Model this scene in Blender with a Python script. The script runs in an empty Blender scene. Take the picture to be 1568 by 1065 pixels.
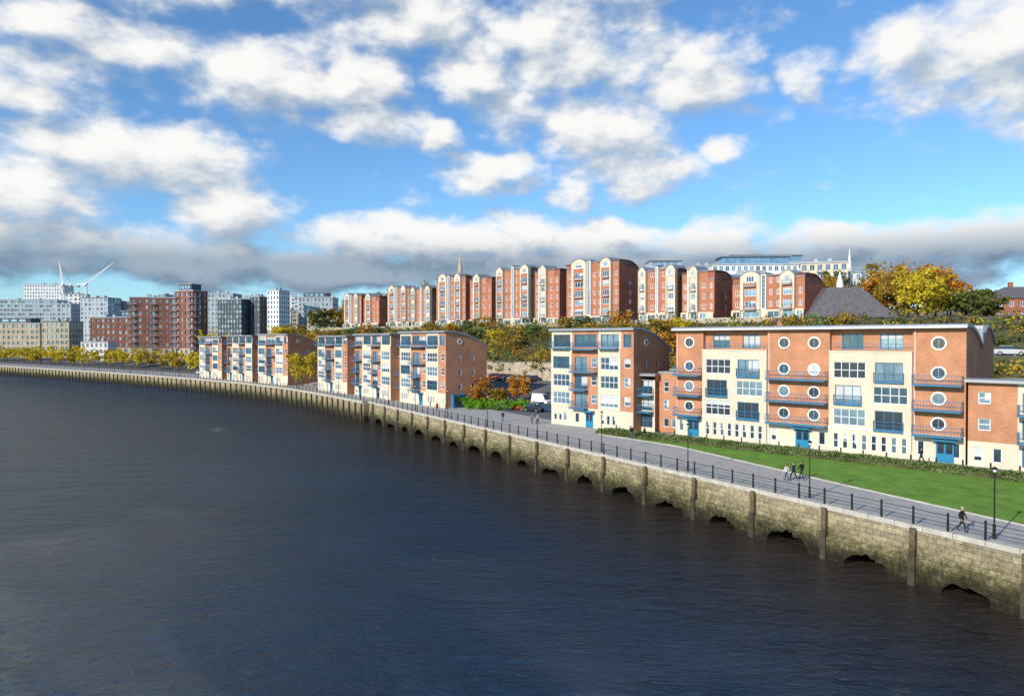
import bpy, math, random
from mathutils import Vector, Matrix, noise
R=random.Random(11)
scene=bpy.context.scene
scene.view_settings.view_transform='Standard'
scene.view_settings.look='None'
scene.view_settings.exposure=0
rad=math.radians
def lerp(a,b,t): return a+(b-a)*t
def sstep(a,b,x):
    t=max(0,min(1,(x-a)/(b-a))); return t*t*(3-2*t)
def pw(x,pts):
    if x<=pts[0][0]: return pts[0][1]
    for (a,b),(c,d) in zip(pts,pts[1:]):
        if x<=c: return lerp(b,d,(x-a)/(c-a))
    return pts[-1][1]

# ---------------------------------------------------------------- materials
def newmat(name):
    m=bpy.data.materials.new(name); m.use_nodes=True
    nt=m.node_tree; b=nt.nodes['Principled BSDF']
    return m,nt,b
def N(nt,t,**k):
    n=nt.nodes.new(t)
    for a,v in k.items():
        if a=='inp':
            for i,x in v.items(): n.inputs[i].default_value=x
        else: setattr(n,a,v)
    return n
def c4(c): return (c[0],c[1],c[2],1)
def mat(name,col,rough=.8,var=.18,scale=.6,metal=0,spec=.3,bump=0,bscale=8,stretch=(1,1,1),col2=None):
    m,nt,b=newmat(name); L=nt.links
    geo=N(nt,'ShaderNodeNewGeometry')
    mp=N(nt,'ShaderNodeMapping'); mp.inputs['Scale'].default_value=stretch
    L.new(geo.outputs['Position'],mp.inputs['Vector'])
    n1=N(nt,'ShaderNodeTexNoise',inp={'Scale':scale,'Detail':6.0,'Roughness':.65})
    L.new(mp.outputs[0],n1.inputs['Vector'])
    cr=N(nt,'ShaderNodeValToRGB')
    a=[max(0,x*(1-var)) for x in col]; d=[min(1,x*(1+var)) for x in (col2 or col)]
    cr.color_ramp.elements[0].position=.32; cr.color_ramp.elements[0].color=c4(a)
    cr.color_ramp.elements[1].position=.68; cr.color_ramp.elements[1].color=c4(d)
    L.new(n1.outputs[0],cr.inputs[0]); L.new(cr.outputs[0],b.inputs['Base Color'])
    b.inputs['Roughness'].default_value=rough; b.inputs['Metallic'].default_value=metal
    b.inputs['Specular IOR Level'].default_value=spec
    if bump:
        n2=N(nt,'ShaderNodeTexNoise',inp={'Scale':bscale,'Detail':4.0})
        L.new(geo.outputs['Position'],n2.inputs['Vector'])
        bp=N(nt,'ShaderNodeBump',inp={'Strength':.6,'Distance':bump})
        L.new(n2.outputs[0],bp.inputs['Height']); L.new(bp.outputs[0],b.inputs['Normal'])
    return m
def brickmat(name,col,var=.25):
    m,nt,b=newmat(name); L=nt.links
    geo=N(nt,'ShaderNodeNewGeometry')
    n1=N(nt,'ShaderNodeTexNoise',inp={'Scale':.35,'Detail':7.0,'Roughness':.7}); L.new(geo.outputs['Position'],n1.inputs['Vector'])
    mp=N(nt,'ShaderNodeMapping'); mp.inputs['Scale'].default_value=(3.2,3.2,12)
    L.new(geo.outputs['Position'],mp.inputs['Vector'])
    n2=N(nt,'ShaderNodeTexNoise',inp={'Scale':1.0,'Detail':2.0}); L.new(mp.outputs[0],n2.inputs['Vector'])
    mx=N(nt,'ShaderNodeMath',operation='MULTIPLY_ADD'); L.new(n2.outputs[0],mx.inputs[0]); mx.inputs[1].default_value=.55
    L.new(n1.outputs[0],mx.inputs[2])
    cr=N(nt,'ShaderNodeValToRGB')
    cr.color_ramp.elements[0].position=.55; cr.color_ramp.elements[0].color=c4([x*(1-var) for x in col])
    cr.color_ramp.elements[1].position=1.0; cr.color_ramp.elements[1].color=c4([x*(1+var) for x in col])
    L.new(mx.outputs[0],cr.inputs[0]); L.new(cr.outputs[0],b.inputs['Base Color'])
    b.inputs['Roughness'].default_value=.88; b.inputs['Specular IOR Level'].default_value=.2
    return m
def leafmat(name,cols,rough=.7):
    m,nt,b=newmat(name); L=nt.links
    geo=N(nt,'ShaderNodeNewGeometry')
    cr=N(nt,'ShaderNodeValToRGB')
    els=cr.color_ramp.elements
    while len(els)<len(cols): els.new(.5)
    for i,c in enumerate(cols):
        els[i].position=i/(len(cols)-1); els[i].color=c4(c)
    n1=N(nt,'ShaderNodeTexNoise',inp={'Scale':.45,'Detail':2.0}); L.new(geo.outputs['Position'],n1.inputs['Vector'])
    mx=N(nt,'ShaderNodeMath',operation='MULTIPLY_ADD'); L.new(geo.outputs['Random Per Island'],mx.inputs[0]); mx.inputs[1].default_value=.55
    ad=N(nt,'ShaderNodeMath',operation='MULTIPLY_ADD'); L.new(n1.outputs[0],ad.inputs[0]); ad.inputs[1].default_value=1.6; ad.inputs[2].default_value=-.48
    L.new(ad.outputs[0],mx.inputs[2])
    L.new(mx.outputs[0],cr.inputs[0]); L.new(cr.outputs[0],b.inputs['Base Color'])
    b.inputs['Roughness'].default_value=rough; b.inputs['Specular IOR Level'].default_value=.15
    tr=N(nt,'ShaderNodeBsdfTranslucent'); L.new(cr.outputs[0],tr.inputs[0])
    ms=N(nt,'ShaderNodeMixShader'); ms.inputs[0].default_value=.35
    out=[n for n in nt.nodes if n.type=='OUTPUT_MATERIAL'][0]
    L.new(b.outputs[0],ms.inputs[1]); L.new(tr.outputs[0],ms.inputs[2]); L.new(ms.outputs[0],out.inputs[0])
    return m

M={}
M['cream']=mat('cream_render',(.62,.545,.415),.85,.08,.5,stretch=(1,1,.35))
M['white']=mat('white_paint',(.74,.73,.69),.6,.06)
M['brick']=brickmat('orange_brick',(.48,.225,.125))
M['brickred']=brickmat('red_brick',(.33,.125,.08))
M['brickhill']=brickmat('hillside_brick',(.42,.175,.10))
M['brickdark']=brickmat('dark_brick',(.17,.065,.045))
M['brickcity']=brickmat('city_brick',(.24,.095,.065))
M['sand']=mat('buff_stone',(.46,.38,.27),.85,.2,.8)
M['greystone']=mat('grey_stone',(.32,.31,.29),.85,.2,.8)
M['zinc']=mat('zinc_roof',(.34,.35,.37),.45,.12,.8,metal=.35)
M['slate']=mat('slate_roof',(.13,.12,.125),.6,.25,1.2)
M['darkpanel']=mat('dark_cladding',(.06,.065,.075),.5,.2)
M['greyclad']=mat('grey_cladding',(.38,.41,.44),.5,.12)
M['bluepanel']=mat('blue_panel',(.16,.30,.44),.4,.15)
M['frame']=mat('window_frame_paint',(.74,.76,.78),.5,.05)
M['blueframe']=mat('blue_frame_paint',(.045,.17,.30),.4,.15)
M['tealdoor']=mat('blue_door_paint',(.02,.19,.34),.4,.1)
M['glass1']=mat('window_glass',(.09,.15,.21),.06,.3,.5,metal=.6,spec=.8)
M['glass2']=mat('window_glass_pale',(.26,.36,.45),.08,.3,.5,metal=.6,spec=.8)
M['glass3']=mat('window_glass_dark',(.025,.035,.05),.05,.3,.5,spec=.9)
M['blind']=mat('window_blind',(.50,.51,.50),.6,.1)
M['black']=mat('black_metal',(.018,.018,.02),.45,.2)
M['asphalt']=mat('asphalt',(.13,.13,.13),.9,.25,.7)
M['paving']=mat('paving_stone',(.40,.38,.35),.88,.16,.9,bump=.01)
M['kerb']=mat('coping_stone',(.46,.43,.37),.85,.22,1.2,bump=.02)
M['grass']=mat('lawn_grass',(.115,.24,.022),.9,.2,.5,bump=.05,bscale=14,col2=(.15,.28,.035))
M['scrubground']=mat('scrub_ground',(.055,.06,.022),.95,.4,.35,col2=(.09,.085,.035))
M['farland']=mat('far_ground',(.10,.11,.07),.95,.4,.03,col2=(.17,.14,.11))
M['bark']=mat('bark',(.10,.075,.05),.9,.3,3)
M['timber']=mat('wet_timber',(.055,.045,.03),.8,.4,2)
M['skin']=mat('skin',(.55,.34,.25),.6,.05)
M['rubber']=mat('tyre_rubber',(.02,.02,.02),.9,.1)
M['steel']=mat('wheel_metal',(.45,.45,.47),.35,.1,metal=.8)
M['leaf_olive']=leafmat('olive_scrub_leaves',[(.035,.05,.012),(.08,.11,.022),(.14,.16,.04),(.24,.20,.06)])
M['leaf_hedge']=leafmat('hedge_leaves',[(.07,.11,.03),(.15,.22,.06),(.26,.32,.12)])
M['leaf_green']=leafmat('bright_green_leaves',[(.06,.16,.01),(.16,.36,.02),(.24,.45,.04)])
M['leaf_orange']=leafmat('orange_autumn_leaves',[(.22,.09,.015),(.52,.22,.03),(.65,.36,.05)])
M['leaf_yellow']=leafmat('yellow_autumn_leaves',[(.25,.20,.015),(.58,.45,.03),(.75,.60,.06)])
M['leaf_mix']=leafmat('mixed_autumn_leaves',[(.08,.09,.016),(.30,.21,.03),(.46,.27,.04),(.22,.22,.04)])

# quay wall stone
def quaymat():
    m,nt,b=newmat('quay_stone'); L=nt.links
    uv=N(nt,'ShaderNodeUVMap')
    br=N(nt,'ShaderNodeTexBrick',inp={'Scale':1.0,'Mortar Size':.022,'Mortar Smooth':.5,'Bias':0.0,'Brick Width':1.15,'Row Height':.42})
    br.inputs['Color1'].default_value=(.43,.375,.275,1); br.inputs['Color2'].default_value=(.26,.23,.175,1); br.inputs['Mortar'].default_value=(.14,.12,.085,1)
    L.new(uv.outputs[0],br.inputs['Vector'])
    geo=N(nt,'ShaderNodeNewGeometry')
    n1=N(nt,'ShaderNodeTexNoise',inp={'Scale':.5,'Detail':8.0,'Roughness':.7}); L.new(geo.outputs['Position'],n1.inputs['Vector'])
    n2=N(nt,'ShaderNodeTexNoise',inp={'Scale':3.0,'Detail':6.0,'Roughness':.75}); L.new(geo.outputs['Position'],n2.inputs['Vector'])
    sp=N(nt,'ShaderNodeSeparateXYZ'); L.new(geo.outputs['Position'],sp.inputs[0])
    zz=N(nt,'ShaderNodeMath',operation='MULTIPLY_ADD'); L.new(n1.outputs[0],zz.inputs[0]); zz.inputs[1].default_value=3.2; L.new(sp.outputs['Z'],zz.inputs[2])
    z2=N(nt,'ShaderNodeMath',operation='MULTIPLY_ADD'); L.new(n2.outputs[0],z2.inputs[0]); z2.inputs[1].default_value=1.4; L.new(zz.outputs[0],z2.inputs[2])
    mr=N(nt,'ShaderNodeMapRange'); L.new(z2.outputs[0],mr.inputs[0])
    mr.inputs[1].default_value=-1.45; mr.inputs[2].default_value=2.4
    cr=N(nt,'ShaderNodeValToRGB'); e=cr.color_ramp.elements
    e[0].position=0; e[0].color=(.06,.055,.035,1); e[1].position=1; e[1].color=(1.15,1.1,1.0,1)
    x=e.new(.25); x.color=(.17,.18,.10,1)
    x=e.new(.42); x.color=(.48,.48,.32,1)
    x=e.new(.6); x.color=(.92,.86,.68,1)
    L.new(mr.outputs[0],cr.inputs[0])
    mx=N(nt,'ShaderNodeMix',data_type='RGBA',blend_type='MULTIPLY'); mx.inputs[0].default_value=1
    L.new(br.outputs['Color'],mx.inputs[6]); L.new(cr.outputs[0],mx.inputs[7])
    c2=N(nt,'ShaderNodeValToRGB'); c2.color_ramp.elements[0].position=.3; c2.color_ramp.elements[0].color=(.45,.45,.45,1); c2.color_ramp.elements[1].position=.65; c2.color_ramp.elements[1].color=(1.2,1.2,1.2,1)
    L.new(n2.outputs[0],c2.inputs[0])
    m3=N(nt,'ShaderNodeMix',data_type='RGBA',blend_type='MULTIPLY'); m3.inputs[0].default_value=1
    L.new(mx.outputs[2],m3.inputs[6]); L.new(c2.outputs[0],m3.inputs[7])
    L.new(m3.outputs[2],b.inputs['Base Color']); b.inputs['Roughness'].default_value=.85; b.inputs['Specular IOR Level'].default_value=.25
    bp=N(nt,'ShaderNodeBump',inp={'Strength':.9,'Distance':.1}); L.new(n2.outputs[0],bp.inputs['Height'])
    L.new(bp.outputs[0],b.inputs['Normal'])
    return m
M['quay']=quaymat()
M['retain']=mat('retaining_stone',(.40,.34,.25),.9,.4,.8,bump=.05,bscale=3)

# ---------------------------------------------------------------- builder
class B:
    def __init__(s,name,o=(0,0,0)):
        s.name=name; s.o=Vector(o); s.p={}
    def part(s,p):
        if p not in s.p: s.p[p]=([],[],[],[],[])
        return s.p[p]
    def face(s,p,m,pts,uv=None):
        V,Fc,MI,ML,UV=s.part(p)
        if m not in ML: ML.append(m)
        i=len(V); V.extend(pts); Fc.append(tuple(range(i,i+len(pts)))); MI.append(ML.index(m))
        UV.extend(uv if uv else [(0,0)]*len(pts))
    def box(s,p,m,f,a0,a1,t0,t1,z0,z1):
        P=f.P
        c=[P(a0,t0,z0),P(a1,t0,z0),P(a1,t1,z0),P(a0,t1,z0),P(a0,t0,z1),P(a1,t0,z1),P(a1,t1,z1),P(a0,t1,z1)]
        for q in ((0,1,2,3),(4,5,6,7),(0,1,5,4),(1,2,6,5),(2,3,7,6),(3,0,4,7)):
            s.face(p,m,[c[i] for i in q])
    def tube(s,p,m,a,b,r0,r1=None,n=6):
        a=Vector(a);b=Vector(b); r1=r0 if r1 is None else r1
        d=(b-a).normalized(); x=d.orthogonal().normalized(); y=d.cross(x)
        A=[a+(x*math.cos(i*2*math.pi/n)+y*math.sin(i*2*math.pi/n))*r0 for i in range(n)]
        C=[b+(x*math.cos(i*2*math.pi/n)+y*math.sin(i*2*math.pi/n))*r1 for i in range(n)]
        for i in range(n):
            j=(i+1)%n; s.face(p,m,[A[i],A[j],C[j],C[i]])
        s.face(p,m,C); s.face(p,m,A)
    def finish(s,smooth=()):
        multi=len(s.p)>1; par=None
        if multi:
            par=bpy.data.objects.new(s.name,None); par.location=s.o; scene.collection.objects.link(par); par.empty_display_size=.5
        for k,(V,Fc,MI,ML,UV) in s.p.items():
            nm=k if multi else s.name
            me=bpy.data.meshes.new(nm)
            me.from_pydata([Vector(v)-s.o for v in V],[],Fc)
            for m in ML: me.materials.append(M[m])
            me.polygons.foreach_set('material_index',MI)
            u=me.uv_layers.new(name='UVMap')
            fl=[]
            for x in UV: fl.extend(x)
            u.data.foreach_set('uv',fl)
            if k in smooth: me.polygons.foreach_set('use_smooth',[True]*len(me.polygons))
            me.update()
            ob=bpy.data.objects.new(nm,me); scene.collection.objects.link(ob)
            if multi: ob.parent=par
            else: ob.location=s.o
            last=ob
        return par or last
class Fr:
    def __init__(s,o,u):
        l=math.hypot(*u); s.o=o; s.u=(u[0]/l,u[1]/l); s.n=(s.u[1],-s.u[0])
    def P(s,a,t,z): return (s.o[0]+s.u[0]*a+s.n[0]*t, s.o[1]+s.u[1]*a+s.n[1]*t, z)
    def at(s,a,t=0):
        p=s.P(a,t,0); return Fr((p[0],p[1]),s.u)
    def right(s,a,t=0):
        p=s.P(a,t,0); return Fr((p[0],p[1]),(-s.n[0],-s.n[1]))
    def left(s,a,t):
        p=s.P(a,t,0); return Fr((p[0],p[1]),s.n)

def window(b,f,op,wm,dep,lod):
    a,c,z0,z1,nx,nz,fm=op
    P=f.P
    g=R.choices(['glass1','glass2','glass3'],[.42,.38,.2])[0]
    b.face('glazing',g,[P(a,-dep,z0),P(c,-dep,z0),P(c,-dep,z1),P(a,-dep,z1)])
    if lod<2 and R.random()<.35:
        h=R.uniform(.3,.8)*(z1-z0); x0=a+(c-a)*R.choice([0,0,.5])
        b.face('blinds','blind',[P(x0,-dep+.01,z1-h),P(c,-dep+.01,z1-h),P(c,-dep+.01,z1),P(x0,-dep+.01,z1)])
    for q in ([P(a,0,z0),P(a,0,z1),P(a,-dep,z1),P(a,-dep,z0)],[P(c,0,z0),P(c,0,z1),P(c,-dep,z1),P(c,-dep,z0)],
              [P(a,0,z0),P(c,0,z0),P(c,-dep,z0),P(a,-dep,z0)],[P(a,0,z1),P(c,0,z1),P(c,-dep,z1),P(a,-dep,z1)]):
        b.face('walls',wm,q)
    w=.08 if lod==0 else .11
    t0,t1=-dep+.012,-dep+.07
    if lod<2:
        b.box('window_frames',fm,f,a,a+w,t0,t1,z0,z1); b.box('window_frames',fm,f,c-w,c,t0,t1,z0,z1)
        b.box('window_frames',fm,f,a+w,c-w,t0,t1,z0,z0+w); b.box('window_frames',fm,f,a+w,c-w,t0,t1,z1-w,z1)
    for i in range(1,nx):
        x=lerp(a,c,i/nx); b.box('window_frames',fm,f,x-w/2,x+w/2,t0,t1-.004,z0+w,z1-w)
    for i in range(1,nz):
        z=lerp(z0,z1,i/nz); b.box('window_frames',fm,f,a+w,c-w,t0,t1-.008,z-w/2,z+w/2)
def wall(b,f,s0,s1,z0,z1,m,ops=(),dep=.16,lod=0,t=0):
    if t: f=f.at(0,t)
    S=sorted({s0,s1}|{o[0] for o in ops}|{o[1] for o in ops}); Z=sorted({z0,z1}|{o[2] for o in ops}|{o[3] for o in ops})
    for i in range(len(S)-1):
        for j in range(len(Z)-1):
            x=(S[i]+S[i+1])/2; z=(Z[j]+Z[j+1])/2
            if any(o[0]<x<o[1] and o[2]<z<o[3] for o in ops): continue
            b.face('walls',m,[f.P(S[i],0,Z[j]),f.P(S[i+1],0,Z[j]),f.P(S[i+1],0,Z[j+1]),f.P(S[i],0,Z[j+1])])
    for o in ops: window(b,f,o,m,dep,lod)
def prof(x): return x**2.1
def barrel(b,f,s0,s1,dep,zt,drop,over=.5,th=.28,m='zinc',side='brick',n=12,zb=0,ends=(1,1),pf=prof,bandm=None):
    xs=[i/n for i in range(n+1)]
    def tz(x):
        return (-dep*x, zt-drop*pf(max(0,min(1,x))))
    pts=[(over,zt-.12)]+[tz(x) for x in xs]+[(-dep-over*.6,zt-drop-.35)]
    a0,a1=s0-.25,s1+.25
    for (t0,z0),(t1,z1) in zip(pts,pts[1:]):
        b.face('roof',m,[f.P(a0,t0,z0+th),f.P(a1,t0,z0+th),f.P(a1,t1,z1+th),f.P(a0,t1,z1+th)])
        b.face('roof',m,[f.P(a0,t0,z0),f.P(a1,t0,z0),f.P(a1,t1,z1),f.P(a0,t1,z1)])
        for a in (a0,a1): b.face('roof',bandm or m,[f.P(a,t0,z0),f.P(a,t1,z1),f.P(a,t1,z1+th),f.P(a,t0,z0+th)])
    b.face('roof',m,[f.P(a0,over,zt-.12),f.P(a1,over,zt-.12),f.P(a1,over,zt-.12+th),f.P(a0,over,zt-.12+th)])
    for e,a in zip(ends,(s0,s1)):
        if not e: continue
        for x0,x1 in zip(xs,xs[1:]):
            t0,z0=tz(x0); t1,z1=tz(x1)
            b.face('walls',side,[f.P(a,t0,zb),f.P(a,t1,zb),f.P(a,t1,z1+.02),f.P(a,t0,z0+.02)])
    b.face('walls',side,[f.P(s0,-dep,zb),f.P(s1,-dep,zb),f.P(s1,-dep,zt-drop),f.P(s0,-dep,zt-drop)])
def balcony(b,f,s0,s1,z,depth=1.2,m='blueframe',h=1.05,step=.28):
    b.box('balconies',m,f,s0,s1,.01,depth,z-.16,z)
    b.box('balconies',m,f,s0,s1,depth-.05,depth,z+h-.06,z+h)
    b.box('balconies',m,f,s0,s1,depth-.04,depth-.01,z+.1,z+.14)
    b.box('balconies',m,f,s0,s1,depth-.04,depth-.01,z+h*.5,z+h*.5+.03)
    for s in (s0,s1-.05):
        b.box('balconies',m,f,s,s+.05,.02,depth-.05,z+h-.055,z+h-.005)
        for k in range(4):
            t=.05+k*(depth-.1)/4; b.box('balconies',m,f,s+.01,s+.04,t,t+.03,z,z+h-.055)
    k=max(2,int((s1-s0)/step))
    for i in range(k+1):
        x=lerp(s0,s1-.03,i/k); b.box('balconies',m,f,x,x+.03,depth-.04,depth-.012,z,z+h-.06)
def ring(b,f,s,z,r,m='white',g='glass2',n=20):
    for i in range(n):
        a0=i*2*math.pi/n;a1=(i+1)*2*math.pi/n
        def pt(rr,a,t): return f.P(s+rr*math.cos(a),t,z+rr*math.sin(a))
        R1=r+.17
        b.face('round_window_frames',m,[pt(r,a0,.09),pt(r,a1,.09),pt(R1,a1,.09),pt(R1,a0,.09)])
        b.face('round_window_frames',m,[pt(R1,a0,.09),pt(R1,a1,.09),pt(R1,a1,0),pt(R1,a0,0)])
        b.face('round_window_frames',m,[pt(r,a0,.09),pt(r,a1,.09),pt(r,a1,.02),pt(r,a0,.02)])
    b.face('glazing',g,[f.P(s+r*math.cos(i*2*math.pi/n),.03,z+r*math.sin(i*2*math.pi/n)) for i in range(n)])
    b.box('window_frames','greyclad',f,s-.02,s+.02,.032,.05,z-r*.98,z+r*.98)
def door(b,f,s0,s1,m='tealdoor'):
    b.box('doors',m,f,s0,s1,.01,.06,0.02,2.25)
    b.face('doors','glass3',[f.P(s0+.15,.064,1.0),f.P((s0+s1)/2-.1,.064,1.0),f.P((s0+s1)/2-.1,.064,2.1),f.P(s0+.15,.064,2.1)])
    b.face('doors','glass3',[f.P((s0+s1)/2+.1,.064,1.0),f.P(s1-.15,.064,1.0),f.P(s1-.15,.064,2.1),f.P((s0+s1)/2+.1,.064,2.1)])
    b.box('doors',m,f,s0-.3,s1+.3,.0,1.0,2.45,2.6)

FZ=[0,2.9,5.7,8.5,11.3,12.0,14.7]
# ---------------------------------------------------------------- quayside apartment unit
def unit(b,f,L=15.6,dep=10,lod=0,zt=15.0,flip=False):
    k=L/15.6
    def S(x): return x*k
    secs=[(0,4.2,'cream'),(4.2,9.3,'brick'),(9.3,13.4,'cream'),(13.4,15.6,'brick')] if not flip else [(0,3.6,'brick'),(3.6,7.6,'cream'),(7.6,11.6,'brick'),(11.6,15.6,'cream')]
    for a,c,m in secs:
        a,c=S(a),S(c); w=c-a
        og=[]
        if m=='cream':
            og=[(a+.5,a+1.1,.7,2.1,1,1,'frame'),(a+1.5,a+2.1,.7,2.1,1,1,'frame'),(a+2.5,a+3.1,.7,2.1,1,1,'frame')]
        elif w>3: og=[(a+.6,a+1.4,.6,2.1,1,1,'frame')]
        wall(b,f,a,c,0,2.9,'cream',og,lod=lod,t=.06)
        b.face('walls','cream',[f.P(a,.06,2.9),f.P(c,.06,2.9),f.P(c,0,2.9),f.P(a,0,2.9)])
        if m!='cream' and w>3: door(b,f.at(0,.06),a+w/2+.2,a+w/2+1.6)
        ops=[]
        for i in range(3):
            z=FZ[i+1]
            if m=='cream':
                ops.append((a+.45,c-.45,z+.45,z+2.35,4,2,'frame' if R.random()<.8 else 'blueframe'))
            elif w>3:
                ops.append((a+.5,a+w*.58,z+.1,z+2.3,2,1,'blueframe')); ops.append((a+w*.72,c-.35,z+.8,z+2.2,1,2,'frame'))
            else: ops.append((a+w*.25,a+w*.75,z+.8,z+2.2,1,2,'frame'))
        wall(b,f,a,c,2.9,12.0,m,ops,lod=lod,t=.14 if m=='cream' else 0)
        if m=='cream':
            b.box('walls','cream',f,a,c,.01,.14,12.0,12.12)
            for x in (a,c): b.face('walls','cream',[f.P(x,0,2.9),f.P(x,.14,2.9),f.P(x,.14,12),f.P(x,0,12)])
            b.face('walls','cream',[f.P(a,.14,2.9),f.P(c,.14,2.9),f.P(c,0,2.9),f.P(a,0,2.9)])
        wall(b,f,a,c,12.0,zt,'brick' if m=='brick' else 'cream',[(a+.4,c-.4,12.35,14.3,3 if w>3 else 1,1,'blueframe')],lod=lod,t=-.02)
        if m=='brick' and w>3:
            for i in range(3): balcony(b,f,a+.2,c-.2 if i==2 else a+w*.62,FZ[i+1]+.02,1.2,step=.28 if lod==0 else .6)
            balcony(b,f,a+.1,c-.1,12.05,1.3,step=.3 if lod==0 else .6)
        elif m=='cream' and not flip:
            balcony(b,f.at(0,.12),a+.3,c-.3,12.2,.9,step=.3 if lod==0 else .6)
    barrel(b,f,0,L,dep,zt,3.0,side='brick',ends=(1,0))
    fr=f.right(L,0)
    ops=[]
    for i in range(5):
        z=[.9,3.6,6.4,9.2,12.3][i]
        ops.append((dep*.30,dep*.30+.7,z,z+1.2,1,1,'frame'))
        if i<4: ops.append((dep*.62,dep*.62+.7,z,z+1.2,1,1,'frame'))
    zc=zt-3.0
    wall(b,fr,0,dep,0,zc,'brick',[o for o in ops if o[3]<zc],lod=lod)
    n=12
    for i in range(n):
        x0,x1=i/n,(i+1)/n
        b.face('walls','brick',[fr.P(dep*x0,0,zc),fr.P(dep*x1,0,zc),fr.P(dep*x1,0,zt-3*prof(x1)+.02),fr.P(dep*x0,0,zt-3*prof(x0)+.02)])
    ring(b,fr,dep*.33,13.1,.38,n=10)

def group(name,o,e,nu,lod):
    f=Fr(o,(e[0]-o[0],e[1]-o[1])); Lt=math.hypot(e[0]-o[0],e[1]-o[1])
    b=B(name,(o[0],o[1],0)); gap=4.2; L=(Lt-gap*(nu-1))/nu
    for i in range(nu):
        s=i*(L+gap)
        unit(b,f.at(s,0),L,10,lod,zt=15.0-.35*(nu-1-i),flip=(i%2==1))
        if i<nu-1:
            g=f.at(s+L,-2.2)
            ops=[(.8,3.3,z+.5,z+2.2,2,2,'frame') for z in (0.2,2.9,5.7)]
            wall(b,g,0,gap,0,9.6,'cream' if i%2 else 'brick',ops,lod=lod)
            barrel(b,g,0,gap,7,9.7,2.0,side='brick',ends=(0,0))
            balcony(b,g,.3,gap-.3,5.75,1.3,step=.5); balcony(b,g,.3,gap-.3,2.95,1.3,step=.5)
    return b
b=group('riverside_apartment_block',(-113,247),(-66,201),3,1); b.finish()
b=group('riverside_apartment_block',(-52,183),(-13,134),3,1)
f=Fr((-52,183),(39,-49)); L=62.6
b.box('stair_glazing','blueframe',f.right(L,0),1.2,4.2,.02,.9,0,2.7); b.box('stair_glazing','glass1',f.right(L,0),1.4,4.0,.91,.95,.3,2.4)
b.finish()
b=group('riverside_apartment_block',(6.4,110),(17.7,99.3),1,0); b.finish()

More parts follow.
